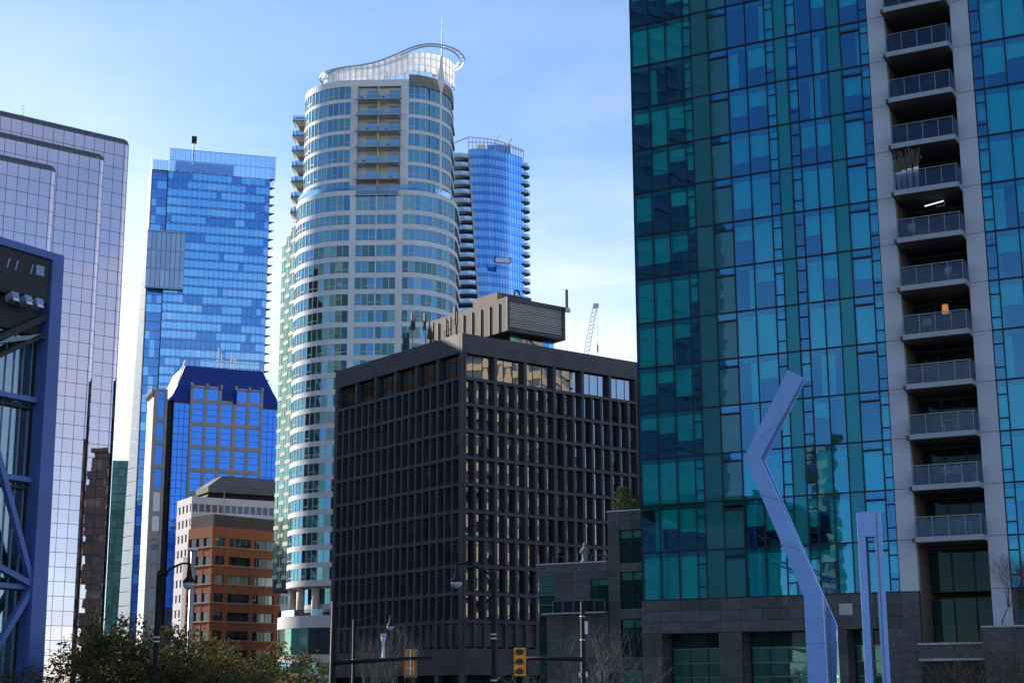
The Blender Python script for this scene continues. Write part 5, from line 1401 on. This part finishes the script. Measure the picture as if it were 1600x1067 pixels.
def traffic():
    t = empty('traffic_signal', (0, 0, 0), 0, 'yellow three-lamp traffic signal facing the camera on a black arm', 'traffic light')
    t.location = (2.72, 62, 0)
    MB().tube([(0, 0, 0), (0, 0, 9.1)], [.13, .085], 10).build('pole', 'pole_black', t, smooth=True)
    MB().tube([(0, -.05, 6.88), (-2.3, -.05, 6.94)], [.085, .06], 8).build('mast_arm', 'pole_black', t, smooth=True)
    signal_head(t, -2.70, -.2, 6.27, 7.33, .46, True)
    block('sign_box', t, 'furn', .07, .2, -.05, .05, 7.85, 8.35); block('sign_box', t, 'furn', .09, .17, -.03, .03, 6.2, 6.4); block('sign_box', t, 'furn', -.17, -.09, -.03, .03, 6.2, 6.4)
    for z in (8.5, 7.6): MB().lathe([(.1, z), (.12, z + .02), (.1, z + .05)], 0, 0, 10).build('clamp_ring', 'clamp', t)
    MB().tube([(-2.65, -.1, 6.4), (-3.2, -.1, 6.25), (-3.5, -.1, 5.9)], .03, 5).build('cable', 'pole_black', t)
    t = empty('traffic_signal', (-6.24, 55, 0), 0, 'traffic signal seen from behind on a black arm with a white camera', 'traffic light')
    MB().tube([(0, 0, 0), (0, 0, 8.75)], [.15, .10], 10).build('pole', 'pole_black', t, smooth=True)
    MB().tube([(0, -.05, 6.62), (.2, -.05, 6.66), (3.4, -.05, 6.82)], [.085, .08, .05], 8).build('mast_arm', 'pole_black', t, smooth=True)
    signal_head(t, 2.46, .12, 6.14, 7.10, .44, False)
    MB().tube([(0, .5, 0), (0, .5, .01)], .01, 4)
    c = empty('traffic_camera', (-4.5, 54.95, 6.84), 0, 'white camera on a short post above the signal arm', 'camera')
    MB().lathe([(.07, -.04), (.07, 0), (.045, .03), (.045, .5), (.075, .53), (.085, .66), (.06, .70)], 0, 0, 12).build('post', 'cam_white', c, smooth=True)
    block('housing', c, 'cam_white', -.09, .09, -.13, .11, .69, .79); block('visor', c, 'lens', -.015, .055, -.135, -.131, .715, .755)
    p = empty('grey_post', (-12.25, 60, 0), 0, 'plain grey post standing in front of the orange brick block', 'post')
    MB().tube([(0, 0, 0), (0, 0, 11.0)], [.11, .09], 10).build('shaft', 'steel', p, smooth=True); block('cap', p, 'white_metal', -.16, .16, -.12, .12, 11.0, 11.08)
traffic()

# ------------------------------------------------------------------ trees
def tree(x, y, z, h, spread, seed, label, name='street_tree', leaves=0, mats=('leaf_a',), bark='bark', up_bias=.35, r0=.11, depth=5, cat='tree', fork=.28, leaf_s=.085):
    rnd = random.Random(seed)
    t = empty(name, (x, y, z), 0, label, cat)
    w = MB(); tips = []
    def grow(p, d, l, r, lev):
        n = 3
        pts = [p]
        for i in range(n):
            d = (d + Vector((rnd.gauss(0, .16), rnd.gauss(0, .16), rnd.gauss(0, .08) + up_bias * .12))).normalized()
            p = p + d * (l / n); pts.append(p)
        w.tube(pts, [r, r * .88, r * .76, r * .62], 6 if lev < 2 else (4 if lev < 4 else 3), False)
        if lev >= 2: tips.extend((q, lev) for q in pts[1:])
        if lev >= depth: return
        k = rnd.choice((2, 3, 3)) if lev else 5
        for i in range(k):
            a = 2 * math.pi * (i + rnd.random() * .7) / k
            side = d.cross(Vector((math.cos(a), math.sin(a), .31))).normalized()
            nd = (d * (1 - spread) + side * spread * rnd.uniform(.8, 1.5) + Vector((0, 0, up_bias * .5))).normalized()
            grow(pts[-1] if i else pts[-1], nd, l * rnd.uniform(.62, .85), r * .6, lev + 1)
            if lev and rnd.random() < .5:
                a2 = rnd.random() * 6.28; side = d.cross(Vector((math.cos(a2), math.sin(a2), .2))).normalized()
                grow(pts[2], (d * .6 + side * .8).normalized(), l * .5, r * .42, max(lev + 1, depth - 1))
    grow(Vector((0, 0, 0)), Vector((0, 0, 1)), h * fork, r0, 0)
    zs = max(v[2] for v in w.v); f = h / zs
    w.v = [(a * f, b * f, c * f) for a, b, c in w.v]
    w.build('trunk', bark, t)
    if leaves:
        st = random.getstate(); random.seed(seed)
        ms = [MB() for _ in mats]
        clumps = [q for q, lev in tips if lev >= depth - 1 or rnd.random() < .2]
        clumps = rnd.sample(clumps, max(30, int(len(clumps) * .16)))
        for i in range(leaves):
            q = rnd.choice(clumps) * f
            o = Vector((rnd.gauss(0, .22), rnd.gauss(0, .22), rnd.gauss(0, .13)))
            leafquad(ms[min(len(mats) - 1, int(abs(math.sin(q.x * 1.7 + q.z * 2.3 + q.y)) * len(mats)))], q + o, leaf_s)
        for m_, mm in zip(ms, mats):
            if m_.v: m_.build('crown', mm, t)
        random.setstate(st)
tree(-16.4, 58, 0, 8.0, .60, 11, 'nearly bare street tree beside the blue steel column', leaves=6000, mats=('leaf_a', 'leaf_b'))
tree(-14.6, 62, 0, 8.6, .60, 12, 'thin twiggy street tree below the mirror-glass building', leaves=9000, mats=('leaf_a', 'leaf_b'))
tree(-12.6, 57, 0, 8.7, .62, 13, 'olive-leaved street tree behind the arching street lamp', leaves=16000, mats=('leaf_a', 'leaf_b', 'leaf_a'))
tree(-10.5, 60, 0, 8.2, .64, 14, 'yellowing street tree in front of the orange brick block', leaves=19000, mats=('leaf_a', 'leaf_b', 'leaf_a'))
tree(-8.9, 56, 0, 7.2, .64, 15, 'low leafy street tree by the base of the curved tower', leaves=19000, mats=('leaf_a', 'leaf_a', 'leaf_b'))
tree(-6.9, 78, 0, 9.3, .30, 21, 'bare pale tree left of the white traffic camera', leaves=0, bark='twig_pale', up_bias=.8, r0=.07)
tree(4.6, 84, 0, 9.6, .36, 22, 'bare pale tree behind the yellow traffic signal', leaves=0, bark='twig_pale', up_bias=.7, r0=.07)
tree(-.6, 82, 0, 7.0, .45, 23, 'small bare tree at the foot of the black office block', leaves=0, bark='twig_pale', up_bias=.6, r0=.06)
tree(25.7, 83.2, 8.8, 4.3, .42, 24, 'bare reddish sapling on the terrace before the right concrete pier', leaves=0, bark='twig', up_bias=.6, r0=.04, depth=6)
tree(27.4, 82.2, 8.8, 3.9, .45, 25, 'bare reddish sapling on the terrace at the right picture edge', leaves=0, bark='twig', up_bias=.6, r0=.04, depth=6)
tree(22.0, 76, 0, 9.4, .40, 26, 'bare dark tree in front of the stone terrace below the balconies', leaves=0, bark='bark', up_bias=.5, r0=.07, depth=6)
tree(25.2, 74, 0, 8.4, .42, 27, 'bare dark tree before the stone wall at the lower right corner', leaves=0, bark='bark', up_bias=.5, r0=.07, depth=6)

# ------------------------------------------------------------------ tower crane far behind
def crane():
    t = empty('tower_crane', (27, 600, 0), 0, 'pale lattice crane jib against the sky behind the black block', 'crane')
    a, b = Vector((1.3, 0, 132)), Vector((6.0, 0, 156))
    ax = (b - a).normalized(); sd = Vector((0, 1, 0)); nn = ax.cross(sd)
    for o in (nn * 1.0, nn * -1.0 + sd, nn * -1.0 - sd):
        MB().tube([a + o, b + o * .8], .13, 4).build('chord', 'crane', t)
    lac = MB()
    for i in range(14):
        p, q = a + (b - a) * i / 14, a + (b - a) * (i + 1) / 14
        lac.tube([p + nn, q - nn + sd], .07, 3).tube([p - nn + sd, q + nn], .07, 3).tube([p + nn, q - nn - sd], .07, 3)
    lac.build('lacing', 'crane', t)
    MB().tube([(6.8, 0, 156), (6.6, 0, 126)], .07, 4).build('hoist_rope', 'crane', t); MB().lathe([(.1, 137), (.45, 138), (.45, 140), (.1, 141)], 6.7, 0, 8).build('hook_block', 'crane', t)
    block('jib_head', t, 'crane', 5.2, 7.4, -.6, .6, 155.4, 157); block('tower', t, 'crane', -.9, .9, -.9, .9, 0, 130)
    block('cab', t, 'crane', 1, 3, -1, 1, 127, 130); MB().tube([(0, 0, 130), a], .5, 6).build('jib_foot', 'crane', t)
crane()

# ------------------------------------------------------------------ neighbours that show only as reflections and shadows
def neighbour(name, loc, rz, w, d, h, st, wall, win, label, balc=False):
    t = empty(name, (*loc, 0), rz, label, 'building')
    block('core', t, wall, .3, w - .3, .3, d - .3, 0, h)
    n = int(h / st)
    for k in range(n):
        z = k * st
        for q, args in enumerate(((0, w, 0, .29), (0, w, d - .29, d), (0, .29, .3, d - .3), (w - .29, w, .3, d - .3))):
            block('wall_band', t, wall, *args, z, z + st * .45)
        m = max(2, int(d / 4)); m2 = max(2, int(w / 4))
        for i in range(m):
            for xa, xb in ((.2, .28), (w - .28, w - .2)): block('window_pane', t, win, xa, xb, d * i / m + .5, d * (i + 1) / m - .5, z + st * .46, z + st * .98)
        for i in range(m2): 
            for ya, yb in ((.2, .28), (d - .28, d - .2)): block('window_pane', t, win, w * i / m2 + .5, w * (i + 1) / m2 - .5, ya, yb, z + st * .46, z + st * .98)
        if balc and k % 2: block('balcony', t, wall, -1.4, -.01, d * .3, d * .6, z, z + 1.1)
    block('roof', t, wall, -.2, w + .2, -.2, d + .2, h, h + .8)
    return t
neighbour('cream_tower', (84, 172), 4, 24, 25, 84, 3.4, 'cream', 'cream_glass', 'sunlit cream tower mirrored in the windows of the black office block', True)
neighbour('brown_brick_tower', (-110.3, 234.9), 39, 48, 20, 93, 3.6, 'brownbrick', 'or_win', 'unseen brown brick tower shading the left face of the black block and mirrored in its windows')  # out of view; placed and sized to shade the black block's left face
neighbour('harbour_hotel', (-150, -8), 0, 52, 78, 150, 3.4, 'hotel', 'hotel_glass', 'unseen grey hotel, made extra tall, mirrored in the left windows of the glass tower')  # out of view; height and edge shaped to darken the left panes' reflections
neighbour('added_dark_block', (46, 141), 0, 30, 30, 52, 3.6, 'bronze', 'or_win', 'unseen added dark block mirrored low in the mirror-glass building')  # added out of view to darken the mirror building's lower reflections
neighbour('slim_cream_tower', (-181, -112), 0, 5.5, 6, 62, 3.2, 'cream', 'cream_glass', 'slim cream tower mirrored low in the glass tower')
